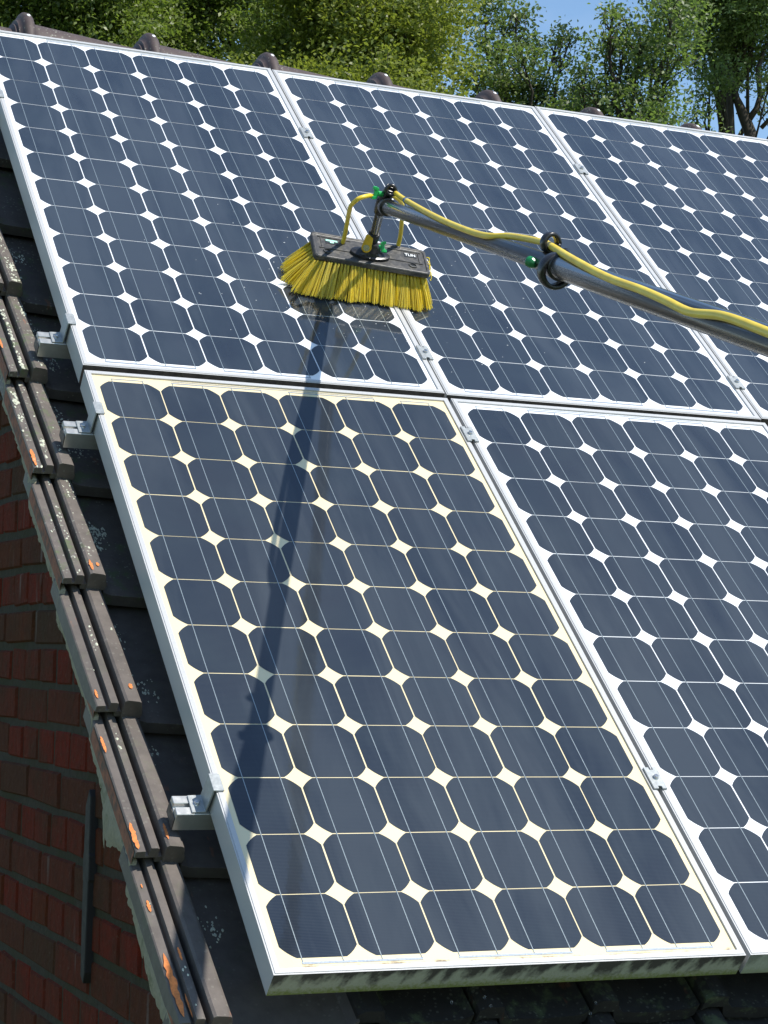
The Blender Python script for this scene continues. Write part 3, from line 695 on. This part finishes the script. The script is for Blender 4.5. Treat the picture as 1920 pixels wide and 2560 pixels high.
# swivel foot: oval flange, yellow fork, elbow
sv=MB(); fr=[]
for z,rx,ry in ((.0135,.048,.022),(.0185,.047,.021),(.0200,.040,.017),(.026,.022,.014),(.040,.015,.013),(.046,.010,.010)):
    fr.append([(rx*math.cos(a)-.004,ry*math.sin(a)-.010,z) for a in [2*PI*q/26 for q in range(26)]])
sv.add([p for g_ in fr for p in g_],[(i*26+q,i*26+(q+1)%26,(i+1)*26+(q+1)%26,(i+1)*26+q) for i in range(5) for q in range(26)]+[tuple(5*26+q for q in range(26))])
put(sv.build('swivel_foot',M['black_smooth'],brush,bevel=0),BR)
T0=Vector((.3262,1.2294,.125)); T1=Vector((.3110,1.2050,.215))   # gooseneck ends
PV=Vector((.3150,1.2230,.105))
yf=MB()
def disc_arm(mb,c,ax,up,w_,th,ln):
    """rounded lug: disc at c, tapering along up"""
    ax=ax.normalized(); up=(up-ax*up.dot(ax)).normalized(); sd2=ax.cross(up); o_=[]
    for q in range(13):
        a=PI+PI*q/12; o_.append((w_*math.cos(a),w_*math.sin(a)))
    o_+=[(w_*.72,ln),(-w_*.72,ln)]
    n=len(o_); vs=[c+sd2*a+up*b_+ax*t for t in (-th/2,th/2) for a,b_ in o_]
    mb.add(vs,[tuple(range(n-1,-1,-1)),tuple(n+k for k in range(n))]+[(k,(k+1)%n,(k+1)%n+n,k+n) for k in range(n)])
axv=Vector((-.45,-.85,.25)).normalized()
disc_arm(yf,L_(PV)+axv*.010,axv,T1-T0,.0115,.006,.030)
yf.build('fork',M['yellow_elbow'],brush,bevel=.0015,fixn=True)
bb_=MB(); m4=frame_at(L_(PV)+axv*.0132,axv); hb=MB(); hexbolt(hb,0,0,0,.0048,.004); bb_.add([m4@Vector(p) for p in hb.v],hb.f); m5=MB(); m5.tube([L_(PV)+axv*.0125,L_(PV)+axv*.0140],.0075,14); bb_.add(m5.v,m5.f)
bb_.build('pivot_bolt',M['bolt_steel'],brush,fixn=True)
el=MB(); el.tube([L_((.3200,1.2285,.095)),L_((.3235,1.2290,.112)),L_(T0)],[.0115,.0125,.0128],16); el.tube([L_(T0)-(T1-T0).normalized()*.004,L_(T0)+(T1-T0).normalized()*.018],[.0134,.0134],18)
el.build('elbow',M['black_smooth'],brush,smooth=False,bevel=.001)
tube_dir=(T1-T0)
go_=MB(); ln=tube_dir.length; go_.tube([(0,0,q*ln/4) for q in range(5)],.0102,24); gn=go_.build('gooseneck_tube',M['pole_metal'],brush,smooth=True); gn.matrix_local=frame_at(L_(T0),tube_dir)
def wing(c,ax,up,name,mt,s_=1.0):
    w_=MB(); w_.tube([c,c+ax*.012*s_],.0055*s_,12)
    m6=frame_at(c+ax*.012*s_,ax,up)
    w_.box(-.0115*s_,.0115*s_,-.0028*s_,.0028*s_,.0,.0085*s_,M=m6); w_.box(-.013*s_,-.006*s_,-.0034*s_,.0034*s_,.004*s_,.0125*s_,M=m6); w_.box(.006*s_,.013*s_,-.0034*s_,.0034*s_,.004*s_,.0125*s_,M=m6)
    return w_.build(name,mt,brush,bevel=.0012,fixn=True)
wing(L_((.338,1.2260,.104)),Vector((.9,-.25,.3)).normalized(),Vector((.1,.6,.8)),'wing_knob',M['green_plastic'])
# head joint where gooseneck meets pole
jt=MB(); jd=(T1-T0).normalized(); jc=Vector((.3055,1.1930,.232))
jt.tube([L_(T1)-jd*.012,L_(T1)+jd*.004,L_(jc)+jd*.016],[.0140,.0150,.0150],20)
jt.tube([L_(J)-D*.030,L_(J)-D*.004,L_(J)+D*.016],[.0165,.0195,.0200],22)
jt.tube([L_(jc),L_((.3050,1.1820,.262)),L_((.3045,1.1720,.286))],[.0150,.0135,.0125],18)
jo=jt.build('head_joint',M['black_smooth'],brush,bevel=.0015)
hr=MB()
def torus(mb,c,ax,R_,r_,ns=28,nr=10,sx=1.,sy=1.,xh=Vector((1,0,0)),a0=0,a1=2*PI):
    m7=frame_at(c,ax,xh); pts=[m7@Vector((R_*sx*math.cos(a0+(a1-a0)*q/ns),R_*sy*math.sin(a0+(a1-a0)*q/ns),0)) for q in range(ns+1)]
    mb.tube(pts,r_,nr)
def band(mb,c,ax,R_,hw_,ht,ns,a0=0,a1=2*PI):
    m7=frame_at(c,ax); rings=[]
    for q in range(ns+1):
        a=a0+(a1-a0)*q/ns; u_=Vector((math.cos(a),math.sin(a),0)); rings.append([m7@(u_*(R_+dr)+Vector((0,0,dz))) for dr,dz in ((-ht,-hw_),(ht*.6,-hw_),(ht,-hw_*.6),(ht,hw_*.6),(ht*.6,hw_),(-ht,hw_))])
    mb.add([p for g_ in rings for p in g_],[(i*6+k,i*6+(k+1)%6,(i+1)*6+(k+1)%6,(i+1)*6+k) for i in range(ns) for k in range(6)]+[tuple(range(5,-1,-1)),tuple(ns*6+k for k in range(6))])
hp=Vector((.3120,1.1850,.2720))
torus(hr,L_((.3035,1.1660,.283)),D,.0105,.0042); hr.build('hose_ring',M['black_smooth'],brush,smooth=True)
wing(L_((.293,1.1790,.264)),Vector((-.95,-.1,.1)).normalized(),Vector((.0,.3,.9)),'wing_knob',M['green_plastic'],1.1)
# pole sections: local z runs along the pole
K2=K
def section(a,b_,r0,name='pole_section'):
    mb=MB(); ln=(b_-a).length; st_=12; mb.tube([(0,0,ln*q/st_) for q in range(st_+1)],r0,32); o=mb.build(name,M['pole_metal'],brush,smooth=True); o.matrix_local=frame_at(L_(a),b_-a)
    ed=o.modifiers.new('edge','EDGE_SPLIT'); ed.split_angle=math.radians(60); return o
KE=K+D*.012
section(J-D*.01,KE,.0155); P3=K+D*1.35; P4=K+D*3.1
section(KE-D*.004,P3,.0184); section(P3-D*.01,P4,.0212)
# section clamp with hook, loop and green knob
kc=MB(); kc.tube([L_(K-D*.016),L_(K-D*.014),L_(K+D*.014),L_(K+D*.018)],[.0185,.0205,.0215,.0205],26)
band(kc,L_(K+D*.002)+Vector((-.004,-.003,-.006)),D+Vector((.22,0,-.1)),.0250,.0095,.0038,34,a0=.5,a1=5.9)
band(kc,L_(Vector((.0440,-.0200,.8250)))+Vector((0,-.004,.002)),D+Vector((.3,0,.0)),.0142,.0070,.0034,28)
kc.tube([L_(K+Vector((.022,.004,.010))),L_(K+Vector((.034,.050,.004))),L_(K+Vector((.036,.072,-.010)))],[.004,.0035,.003],8)
kc.build('section_clamp',M['black_smooth'],brush,smooth=True)
kn=MB(); kpos=L_(Vector((.0205,-.0420,.7960))); kd=Vector((-.35,.55,-.1)).normalized()
ring=[]
kn.tube([kpos-kd*.002,kpos+kd*.005,kpos+kd*.013,kpos+kd*.016],[.006,.0095,.0090,.007],18); kn.build('clamp_knob',M['green_dark'],brush,bevel=.0008)
# hoses
def smooth_path(pts,n=10):
    pts=[Vector(p) for p in pts]; P_=[pts[0]]+pts+[pts[-1]]; out_=[]
    for i in range(1,len(P_)-2):
        for q in range(n):
            t=q/n; a,b_,c,d=P_[i-1],P_[i],P_[i+1],P_[i+2]
            out_.append(.5*((2*b_)+(-a+c)*t+(2*a-5*b_+4*c-d)*t*t+(-a+3*b_-3*c+d)*t*t*t))
    out_.append(pts[-1]); return out_
def hose(pts,r,name='hose'):
    mb=MB(); mb.tube([L_(p) for p in smooth_path(pts)],r,14); return mb.build(name,M['hose'],brush,smooth=True)
hose([(.2797,1.1841,.255),(.2619,1.1732,.26),(.2439,1.1609,.262),(.232,1.1577,.258),(.227,1.1601,.25),(.2268,1.1722,.235),(.23,1.1849,.22),(.2502,1.2259,.17),(.2663,1.2521,.118),(.2704,1.2592,.09),(.2717,1.2633,.078)],.0050)
hose([(.3050,1.1750,.268),(.3197,1.1792,.262),(.34,1.1882,.25),(.3629,1.2118,.225),(.3772,1.2294,.2),(.3881,1.246,.175),(.4075,1.267,.12),(.4117,1.2705,.09),(.4086,1.2663,.078)],.0050)
HP=[(0.3313, 1.2305, 0.2515), (0.3136, 1.1579, 0.2802), (0.2805, 1.0218, 0.3346), (0.1598, 0.5966, 0.5215), (0.0904, 0.2942, 0.659), (0.0957, 0.1993, 0.7126), (0.0611, 0.0348, 0.7956), (0.0513, -0.0079, 0.8145), (-0.0176, -0.2078, 0.9013), (-0.0655, -0.3904, 0.9776), (-0.0977, -0.5321, 1.042), (-0.1209, -0.6312, 1.085), (-0.1423, -0.7235, 1.1241), (-0.1604, -0.8166, 1.1758), (-0.1894, -0.9436, 1.2334), (-0.2091, -1.029, 1.2715)]
HP=[Vector(p) for p in HP]
# lift the hose onto the pole's camera-facing side
def lift(p):
    t=(p-J).dot(D); f=J+D*t; return p
HP2=[lift(p) for p in HP]; e=HP2[-1]
for q in range(1,9): HP2.append(e+D*(.24*q)+Vector((.012*math.sin(q*1.7),0,.006*math.cos(q*2.1))))
hose(HP2,.0058)
for px,r0 in (((.4095,1.2673,.083),.0078),((.2712,1.2625,.083),.0078)):
    fb=MB(); fb.tube([L_(px)-Vector((0,0,.010)),L_(px)+Vector((0,0,.004)),L_(px)+Vector((0,0,.009))],[.0085,.0080,.0062],14); torus(fb,L_(px)+Vector((-.0105,0,0)),Vector((0,1,0)),.0045,.0018,14,6); fb.build('hose_fitting',M['black_plastic'],brush,smooth=True)
tb=MB(); a=HP[2]; d_=(HP[3]-HP[2]).normalized(); a=a+d_*-.012
tb.tube([L_(a-d_*.004),L_(a+d_*.004)],.0068,14); tb.build('hose_tape',M['blue_tape'],brush)
tb=MB(); tb.tube([L_(a-d_*.011),L_(a-d_*.0045)],.0072,14); tb.build('hose_sleeve',M['black_plastic'],brush)
# ---------------------------------------------------------------- wet glass round the brush
wm=MB(); r4=random.Random(3)
for i in range(420):
    if i<230: x=.300+r4.gauss(0,.045); y=1.300+abs(r4.gauss(0,.010))
    else: x=.36+r4.gauss(0,.20); y=1.22+r4.gauss(0,.17)
    if abs(x-.4045)<.014 or (abs(x-.333)<.15 and 1.17<y<1.292): continue
    rd=r4.uniform(.0010,.0028)*(1.2 if i<230 else .55); ex_=r4.uniform(.8,1.6); ring=[(x+rd*ex_*math.cos(a),y+rd*math.sin(a),-.0030) for a in [2*PI*q/8 for q in range(8)]]
    mid=[(x+rd*.6*ex_*math.cos(a),y+rd*.6*math.sin(a),-.0030+rd*.45) for a in [2*PI*q/8 for q in range(8)]]
    wm.add(ring+mid+[(x,y,-.0030+rd*.6)],[(q,(q+1)%8,8+(q+1)%8,8+q) for q in range(8)]+[(8+q,8+(q+1)%8,16) for q in range(8)])
m,nt,b=mat('water'); sset(b,base=(.95,.97,1),rough=.02,trans=1,ior=1.33); M['water']=m
m,nt,b=mat('foam'); sset(b,base=(.85,.87,.88),rough=.1,trans=.45,ior=1.33); M['foam']=m
wb=thing('water_beads',(0,0,0),None,None); C.objects.unlink(wb); bpy.data.objects.remove(wb)
wo_=wm.build('water_beads',M['foam'],None,smooth=True); wo_.location=W(0,0,0); wo_.rotation_euler=(S,0,0); tag(wo_,'scattered clear water beads on the glass around the brush','water','',kind='stuff')
# ---------------------------------------------------------------- water drops falling from the cream panel
dm=bpy.data.meshes.new('water_drop'); bm=bmesh.new(); bmesh.ops.create_icosphere(bm,subdivisions=2,radius=.0022)
for v in bm.verts: v.co.z*=1.5 if v.co.z>0 else 1
bm.to_mesh(dm); bm.free(); dm.polygons.foreach_set('use_smooth',[True]*len(dm.polygons))
dm.materials.append(M['water'])
for (x,y,n_),lb in (((-.105,-.800,-.060),'leftmost of the water drops hanging under the cream backed panel'),((-.052,-.800,-.052),'middle one of the three water drops close together under the cream backed panel'),((-.035,-.800,-.073),'lowest of the three water drops close together under the cream backed panel'),((.150,-.800,-.078),'upper of the two falling water drops one above the other'),((.150,-.800,-.104),'lower of the two falling water drops one above the other')):
    o=bpy.data.objects.new('water_drop',dm); C.objects.link(o); o.location=W(x,y,n_); tag(o,lb,'water drop','water drops falling off the panel')
# ---------------------------------------------------------------- trees
TREES=dict(
T0=((1.99,23.37),[(2.20,23.41,14.09,1.14),(0.81,23.13,13.63,1.02),(2.93,23.85,13.88,1.12),(3.02,24.83,13.65,1.42),(1.31,24.16,12.75,1.03),(0.68,25.03,12.45,1.03),(2.33,22.22,11.41,1.45),(-0.14,24.39,11.20,1.00),(1.02,22.29,10.55,1.16),(0.66,22.10,9.97,1.35),(2.17,22.28,9.97,1.16),(1.41,23.47,9.63,1.12),(2.51,21.62,9.27,1.42),(2.78,22.85,9.05,1.47),(0.69,24.47,8.67,1.34),(1.22,22.34,7.91,1.32)]),
T1=((4.49,21.90),[(4.78,22.39,14.07,0.72),(3.22,21.72,13.36,0.91),(4.83,22.29,13.79,0.97),(5.05,23.04,13.93,0.62),(5.00,21.37,13.25,0.80),(5.22,20.97,13.07,0.73),(4.04,22.54,13.36,0.97),(4.07,24.00,13.65,0.63),(3.15,21.79,12.65,0.58),(4.70,20.37,12.33,0.79),(4.19,22.19,12.81,0.60),(3.52,21.90,12.44,0.58),(3.22,21.52,12.25,0.97),(4.08,21.81,12.29,0.85),(3.97,23.22,12.62,0.73),(4.83,21.83,12.24,0.86),(2.54,20.42,11.33,0.62),(3.04,20.37,11.34,0.65),(5.10,21.13,11.75,0.71),(4.96,22.97,12.20,0.97),(4.61,21.22,11.53,0.92),(5.22,21.74,11.68,0.88),(3.70,22.05,11.41,0.57),(4.27,21.86,11.39,0.92),(4.36,21.90,11.31,0.82),(4.34,22.20,11.21,0.77),(3.57,22.32,11.04,0.85),(5.83,22.58,11.37,0.98),(3.87,21.07,10.58,0.57),(3.82,23.53,11.15,0.62),(3.22,20.40,10.08,0.64),(4.29,22.15,10.57,0.75),(4.58,23.62,10.91,0.64),(3.33,20.90,9.93,0.70),(5.29,21.14,10.17,1.25),(2.87,21.07,9.44,1.33),(6.02,23.12,9.50,1.27),(5.02,20.12,8.35,1.46),(4.90,21.07,8.16,1.39),(3.45,23.18,7.85,1.45)]),
T2=((7.41,23.15),[(7.51,25.53,15.67,0.75),(6.91,23.31,14.55,0.74),(6.40,22.86,14.27,0.62),(6.55,21.96,13.78,0.66),(6.22,23.51,14.09,0.98),(7.41,24.94,14.77,0.61),(8.59,24.05,14.52,0.70),(7.11,25.42,14.53,0.98),(6.95,22.50,13.44,0.76),(7.41,22.37,13.25,0.73),(7.23,24.50,13.82,0.92),(6.63,22.11,12.83,0.75),(7.38,23.93,13.31,0.84),(7.73,22.55,12.85,0.73),(7.87,25.46,13.58,0.66),(7.21,23.63,12.80,0.95),(7.04,22.75,12.46,0.74),(7.41,24.87,12.91,0.61),(8.69,23.99,12.67,0.68),(6.42,23.46,12.10,0.61),(6.13,22.74,11.80,0.94),(7.47,21.57,11.51,0.62),(8.83,24.53,12.40,0.61),(6.40,23.01,11.40,0.83),(8.32,22.79,11.57,0.83),(7.08,24.77,11.72,1.00),(6.66,25.19,11.63,0.87),(7.43,22.67,10.97,0.72),(6.39,24.36,11.11,0.67),(8.46,23.69,11.11,0.70),(9.14,24.75,11.00,1.44),(7.69,23.94,10.33,1.23),(7.48,23.75,9.62,1.42),(7.26,25.77,9.79,1.29),(6.17,23.28,8.67,1.37),(6.63,22.90,8.29,1.25)]),
T3=((8.01,18.65),[(8.98,19.49,13.21,0.65),(7.19,18.55,12.54,0.63),(8.52,19.61,12.95,0.66),(8.83,19.42,12.87,0.54),(8.24,19.40,12.65,0.84),(6.75,18.28,11.94,0.69),(7.58,18.37,11.91,0.58),(8.29,19.92,12.43,0.57),(6.92,17.80,11.47,0.66),(8.35,19.36,12.08,0.50),(6.42,17.91,11.13,0.67),(7.25,19.41,11.66,0.79),(6.86,18.65,11.28,0.55),(8.66,19.28,11.55,0.64),(7.20,18.26,10.94,0.54),(7.30,17.07,10.58,0.83),(8.22,19.73,11.31,0.60),(6.89,18.38,10.68,0.55),(7.72,17.69,10.47,0.62),(8.29,20.14,11.11,0.56),(8.15,18.48,10.47,0.69),(6.84,18.88,10.31,0.85),(7.34,18.14,10.06,0.80),(7.58,20.26,10.60,0.73),(6.85,16.60,9.39,0.69),(6.70,18.55,9.76,0.83),(6.10,17.16,9.30,0.74),(7.34,19.86,9.91,0.58),(7.37,16.71,9.10,0.67),(7.67,19.53,9.64,0.66),(8.03,20.04,9.35,1.12),(6.91,18.68,8.77,1.22),(7.87,19.49,8.64,1.27),(8.52,19.34,8.23,1.23),(7.61,20.26,7.75,1.21),(8.29,17.67,7.07,1.16)]),
T4=((12.15,23.33),[(11.49,23.45,13.02,0.35),(11.98,23.44,13.06,0.22),(11.91,23.66,12.90,0.31),(11.59,23.43,12.43,0.39),(12.16,23.66,12.75,0.23),(11.72,22.69,12.07,0.33),(12.61,23.86,12.66,0.22),(11.96,23.36,11.98,0.39),(12.24,23.19,11.94,0.28),(12.51,23.05,12.67,0.16),(12.52,22.73,12.49,0.14),(12.80,23.56,12.45,0.11),(11.69,23.48,11.76,0.39),(11.12,23.12,11.98,0.35),(11.36,23.45,11.56,0.39),(12.48,23.13,11.69,0.31),(12.67,22.81,11.84,0.20),(12.43,22.47,11.40,0.28),(12.44,23.88,11.71,0.39),(12.64,22.44,11.45,0.28),(11.95,23.84,11.42,0.39),(12.45,23.97,11.21,0.81),(11.96,23.11,10.50,0.80),(12.05,23.18,10.30,0.97),(12.27,24.05,10.02,1.21),(11.17,23.09,9.04,1.04),(12.81,24.35,8.94,1.14),(12.96,23.17,8.66,1.10),(13.69,24.78,8.44,0.97)]),
T5=((11.65,19.05),[(11.27,19.25,11.70,0.12),(10.92,18.66,11.27,0.22),(11.66,19.53,11.70,0.20),(11.52,19.39,11.35,0.30),(11.42,18.69,11.17,0.29),(12.10,19.40,11.60,0.30),(12.06,18.89,11.48,0.29),(11.53,19.91,11.31,0.24),(11.80,19.55,11.12,0.30),(11.50,18.39,10.90,0.30),(10.85,19.02,10.59,0.24),(11.58,19.73,10.87,0.30),(11.22,18.43,10.44,0.26),(11.60,18.39,10.63,0.22),(11.48,19.92,10.58,0.29),(11.67,19.61,10.50,0.26),(11.51,18.68,10.28,0.23),(10.80,19.23,10.90,0.14),(11.48,18.29,10.11,0.19),(11.74,18.30,10.96,0.26),(11.53,18.21,11.52,0.29),(12.18,18.90,12.13,0.43),(11.74,20.53,10.22,0.95),(11.08,18.02,9.24,1.04),(10.75,17.84,8.89,0.88),(11.66,18.84,8.82,0.97),(10.45,17.51,8.01,0.97),(10.93,19.28,7.93,1.00),(11.11,19.42,7.77,0.82),(10.71,18.10,7.34,0.95)]),
T6=((15.56,22.51),[(15.16,23.71,13.67,0.39),(14.73,22.43,13.06,0.46),(15.78,23.42,13.52,0.51),(15.48,22.24,13.08,0.55),(15.24,23.43,13.03,0.39),(15.23,22.77,12.73,0.42),(15.81,22.95,12.89,0.46),(16.20,22.87,12.80,0.46),(15.17,23.48,12.66,0.24),(14.77,22.26,12.13,0.37),(15.77,23.21,12.51,0.28),(15.38,21.81,12.01,0.22),(15.23,23.22,12.10,0.24),(14.28,22.35,13.55,0.55),(14.93,22.49,13.75,0.64),(15.16,21.98,13.63,0.64),(16.05,22.45,13.66,0.64),(14.66,22.69,11.64,0.20),(16.00,22.36,11.89,0.37),(16.38,23.89,17.25,1.04),(17.36,23.67,17.10,0.93),(14.41,21.62,15.66,0.96),(15.43,20.70,15.22,0.86),(16.46,21.82,15.69,1.02),(16.08,22.67,15.76,0.93),(15.97,21.53,15.09,0.98),(14.21,21.20,14.57,0.82),(17.16,22.54,15.37,1.03),(14.69,22.36,14.57,1.03),(15.00,21.08,14.01,0.82),(17.21,23.29,15.06,0.86),(15.40,24.20,14.70,1.08),(15.08,21.48,13.68,1.17)]),
T7=((24.53,27.00),[(24.58,28.38,19.66,1.59),(23.81,25.57,17.98,1.35),(25.53,26.74,18.06,1.58),(23.76,28.08,18.10,1.31),(24.36,27.60,17.70,1.76),(25.18,28.83,17.59,1.45),(23.37,25.60,15.88,1.35),(25.17,25.80,15.99,1.64),(25.56,28.04,16.08,1.50),(23.87,25.08,14.74,1.56),(24.99,27.81,15.09,1.72),(26.31,27.15,14.41,1.77),(22.93,25.88,13.49,1.53),(23.52,27.39,13.64,1.51),(25.05,27.65,13.16,1.31),(24.08,24.80,12.05,1.48),(24.27,28.81,12.49,1.79),(25.72,27.47,11.90,1.77),(24.49,27.81,11.33,1.35),(22.73,27.38,10.68,1.59)]),
)
CAMX,CAMY=-1.449,-3.409
def make_tree(key,label,cat,leafm,clumps,leaves,lsz,seed,trunk_r=.22,stems=None,tone=(0,1)):
    base,blobs=TREES[key]; R_=np.random.default_rng(seed); rp=random.Random(seed)
    t=thing(key_name[key],(base[0],base[1],0),label,cat,'trees behind the house',tilt=False)
    bx,by=base; tcap=max(q[2] for q in blobs)-(2.2 if stems is None else 3.2)
    mb=MB(); B=sorted(blobs,key=lambda q:q[2]); top=max(q[2]+q[3]*.3 for q in B); bot=min(q[2] for q in B)
    back=1.4 if stems else .5
    def trunk_pt(z): 
        k_=z/top; return Vector((bx+.35*math.sin(k_*3+seed)+back*.5,by+.35*math.cos(k_*2.3+seed)+back,z))
    zs=[0,.3,1,2.5,4,6,8,9.5,11,12.5,top*.97]; zs=[z for z in zs if z<=tcap]+[tcap]
    fork=bot+ (top-bot)*.15
    mb.tube([trunk_pt(z)-Vector((bx,by,0)) for z in zs],[trunk_r*(1.35 if z<.2 else 1)*(1-.82*(z/top)**1.1) for z in zs],10)
    for (x,y,z,r) in B:
        z0=max(1.5,z-rp.uniform(1.0,2.2)*max(1,(abs(x-bx)+abs(y-by))*.45)); a=trunk_pt(min(z0,tcap*.98)); c=Vector((x,y,z)); 
        m1=a.lerp(c,.45)+Vector((rp.uniform(-.2,.2),rp.uniform(-.2,.2),-.12*(c-a).length)); m2=a.lerp(c,.75)+Vector((rp.uniform(-.12,.12),rp.uniform(-.12,.12),0))
        rb_=max(.018,.026+.035*r); pts=[p-Vector((bx,by,0)) for p in (a,m1,m2,c)]; mb.tube(pts,[rb_,rb_*.75,rb_*.5,.010],6)
        for q in range(7):
            d=Vector((rp.gauss(0,1),rp.gauss(0,1),rp.gauss(.3,.8))).normalized()*r*rp.uniform(.6,.95); s0=m2.lerp(c,rp.random())
            e=c+d; mm=s0.lerp(e,.5)+Vector((rp.uniform(-.1,.1),rp.uniform(-.1,.1),rp.uniform(-.08,.08)))
            mb.tube([p-Vector((bx,by,0)) for p in (s0,mm,e)],[.012,.008,.003],4)
    if stems:
        for st_,rs in stems: mb.tube([Vector(p)-Vector((bx,by,0)) for p in st_],rs,8)
    mb.build('trunk',M['bark'],t,smooth=True)
    # leaves: clumps spread through each blob, leaves spread through each clump
    P=[];SZ=[];TN=[]
    for (x,y,z,r) in blobs:
        vis=z>8.0
        nc=max(6,int(clumps*(r/.6)**2.3*(1 if vis else .35)))
        d=R_.normal(size=(nc,3)); d/=np.linalg.norm(d,axis=1)[:,None]; rad=r*R_.random(nc)**.42*(1+.22*R_.normal(size=nc)*.6); d[:,2]*=.85
        cc=np.array([x,y,z])+d*rad[:,None]
        nl=int(leaves*(1 if vis else .4)); cr=R_.uniform(.07,.19,nc)
        off=R_.normal(size=(nc,nl,3))*cr[:,None,None]*np.array([1,1,.55])
        p=(cc[:,None,:]+off).reshape(-1,3); P.append(p); SZ.append(R_.uniform(.7,1.25,len(p))*lsz*(1 if vis else 1.9))
        ct=R_.random(nc)**1.2; TN.append(np.clip(tone[0]+(tone[1]-tone[0])*(ct[:,None]*.75+R_.random((nc,nl))*.35).reshape(-1),0,1))
    P=np.concatenate(P);SZ=np.concatenate(SZ);TN=np.concatenate(TN); n=len(P)
    a=R_.normal(size=(n,3)); a/=np.linalg.norm(a,axis=1)[:,None]; nr=R_.normal(size=(n,3))+np.array([0,0,1.1]); b_=np.cross(nr,a); b_/=np.linalg.norm(b_,axis=1)[:,None]; a=np.cross(b_,nr); a/=np.linalg.norm(a,axis=1)[:,None]
    nn=np.cross(a,b_)
    L=SZ[:,None]; v=np.stack([P-a*L*.5,P+b_*L*.28-a*L*.05+nn*L*.06,P+a*L*.5-nn*L*.05,P-b_*L*.28+a*L*.05+nn*L*.06],1).reshape(-1,3)-np.array([bx,by,0])
    me=bpy.data.meshes.new('crown'); me.vertices.add(4*n); me.vertices.foreach_set('co',v.astype(np.float32).ravel()); me.loops.add(4*n); me.loops.foreach_set('vertex_index',np.arange(4*n,dtype=np.int32))
    me.polygons.add(n); me.polygons.foreach_set('loop_start',np.arange(0,4*n,4,dtype=np.int32)); me.polygons.foreach_set('loop_total',np.full(n,4,dtype=np.int32)); me.update(calc_edges=True)
    at0=me.attributes.new('tint','FLOAT','POINT'); at0.data.foreach_set('value',np.repeat(TN,4).astype(np.float32)); me.materials.append(M[leafm])
    o=bpy.data.objects.new('crown',me); C.objects.link(o); o.parent=t
    print(key,'leaves',n)
key_name=dict(T0='broadleaf_tree',T1='broadleaf_tree',T2='broadleaf_tree',T3='broadleaf_tree',T4='oak_tree',T5='oak_tree',T6='oak_tree',T7='oak_tree')
make_tree('T0','dark green tree beyond the left edge, left of all other trees','tree','leaf_dark',20,22,.10,10)
make_tree('T1','dark green dense tree behind the ridge at the left, above the upper left panel','tree','leaf_dark',80,32,.066,11,tone=(0,.95))
make_tree('T2','mid green tree between the dark tree and the bright yellow green tree','tree','leaf_dark',84,32,.068,12,tone=(.1,1))
make_tree('T3','bright yellow green dense tree in the middle behind the ridge','tree','leaf_yellow',105,32,.062,13,tone=(0,.9))
make_tree('T4','sparse grey green oak between the yellow green tree and the open sky','tree','leaf_oak',80,30,.072,14,tone=(.15,1))
make_tree('T5','oak with rounded crown just right of the open blue sky gap','tree','leaf_oak',82,32,.068,15,tone=(0,.9))
make_tree('T6','tall oak at the right edge whose dark forked trunks show against the sky','tree','leaf_oak',84,34,.064,16,tone=(0,.85),
  stems=[(((15.36,22.63,9.6),(15.28,22.69,11.45),(15.27,22.70,11.8),(15.24,22.7,12.19),(15.1,22.8,12.9)),(.085,.06,.055,.045,.02)),
         (((15.66,22.45,9.6),(15.52,22.54,11.44),(15.44,22.6,11.7),(15.34,22.65,11.97),(15.2,22.75,12.7)),(.125,.095,.085,.055,.02)),
         (((15.48,22.56,11.60),(15.60,22.49,11.8),(15.64,22.46,11.99),(15.61,22.48,12.42),(15.75,22.4,12.9)),(.055,.045,.04,.035,.015)),
         (((15.66,22.45,11.5),(15.84,22.32,11.74),(16.0,22.2,12.0)),(.035,.028,.015))])
make_tree('T7','oak beyond the right edge of the photo','tree','leaf_oak',20,22,.10,17)
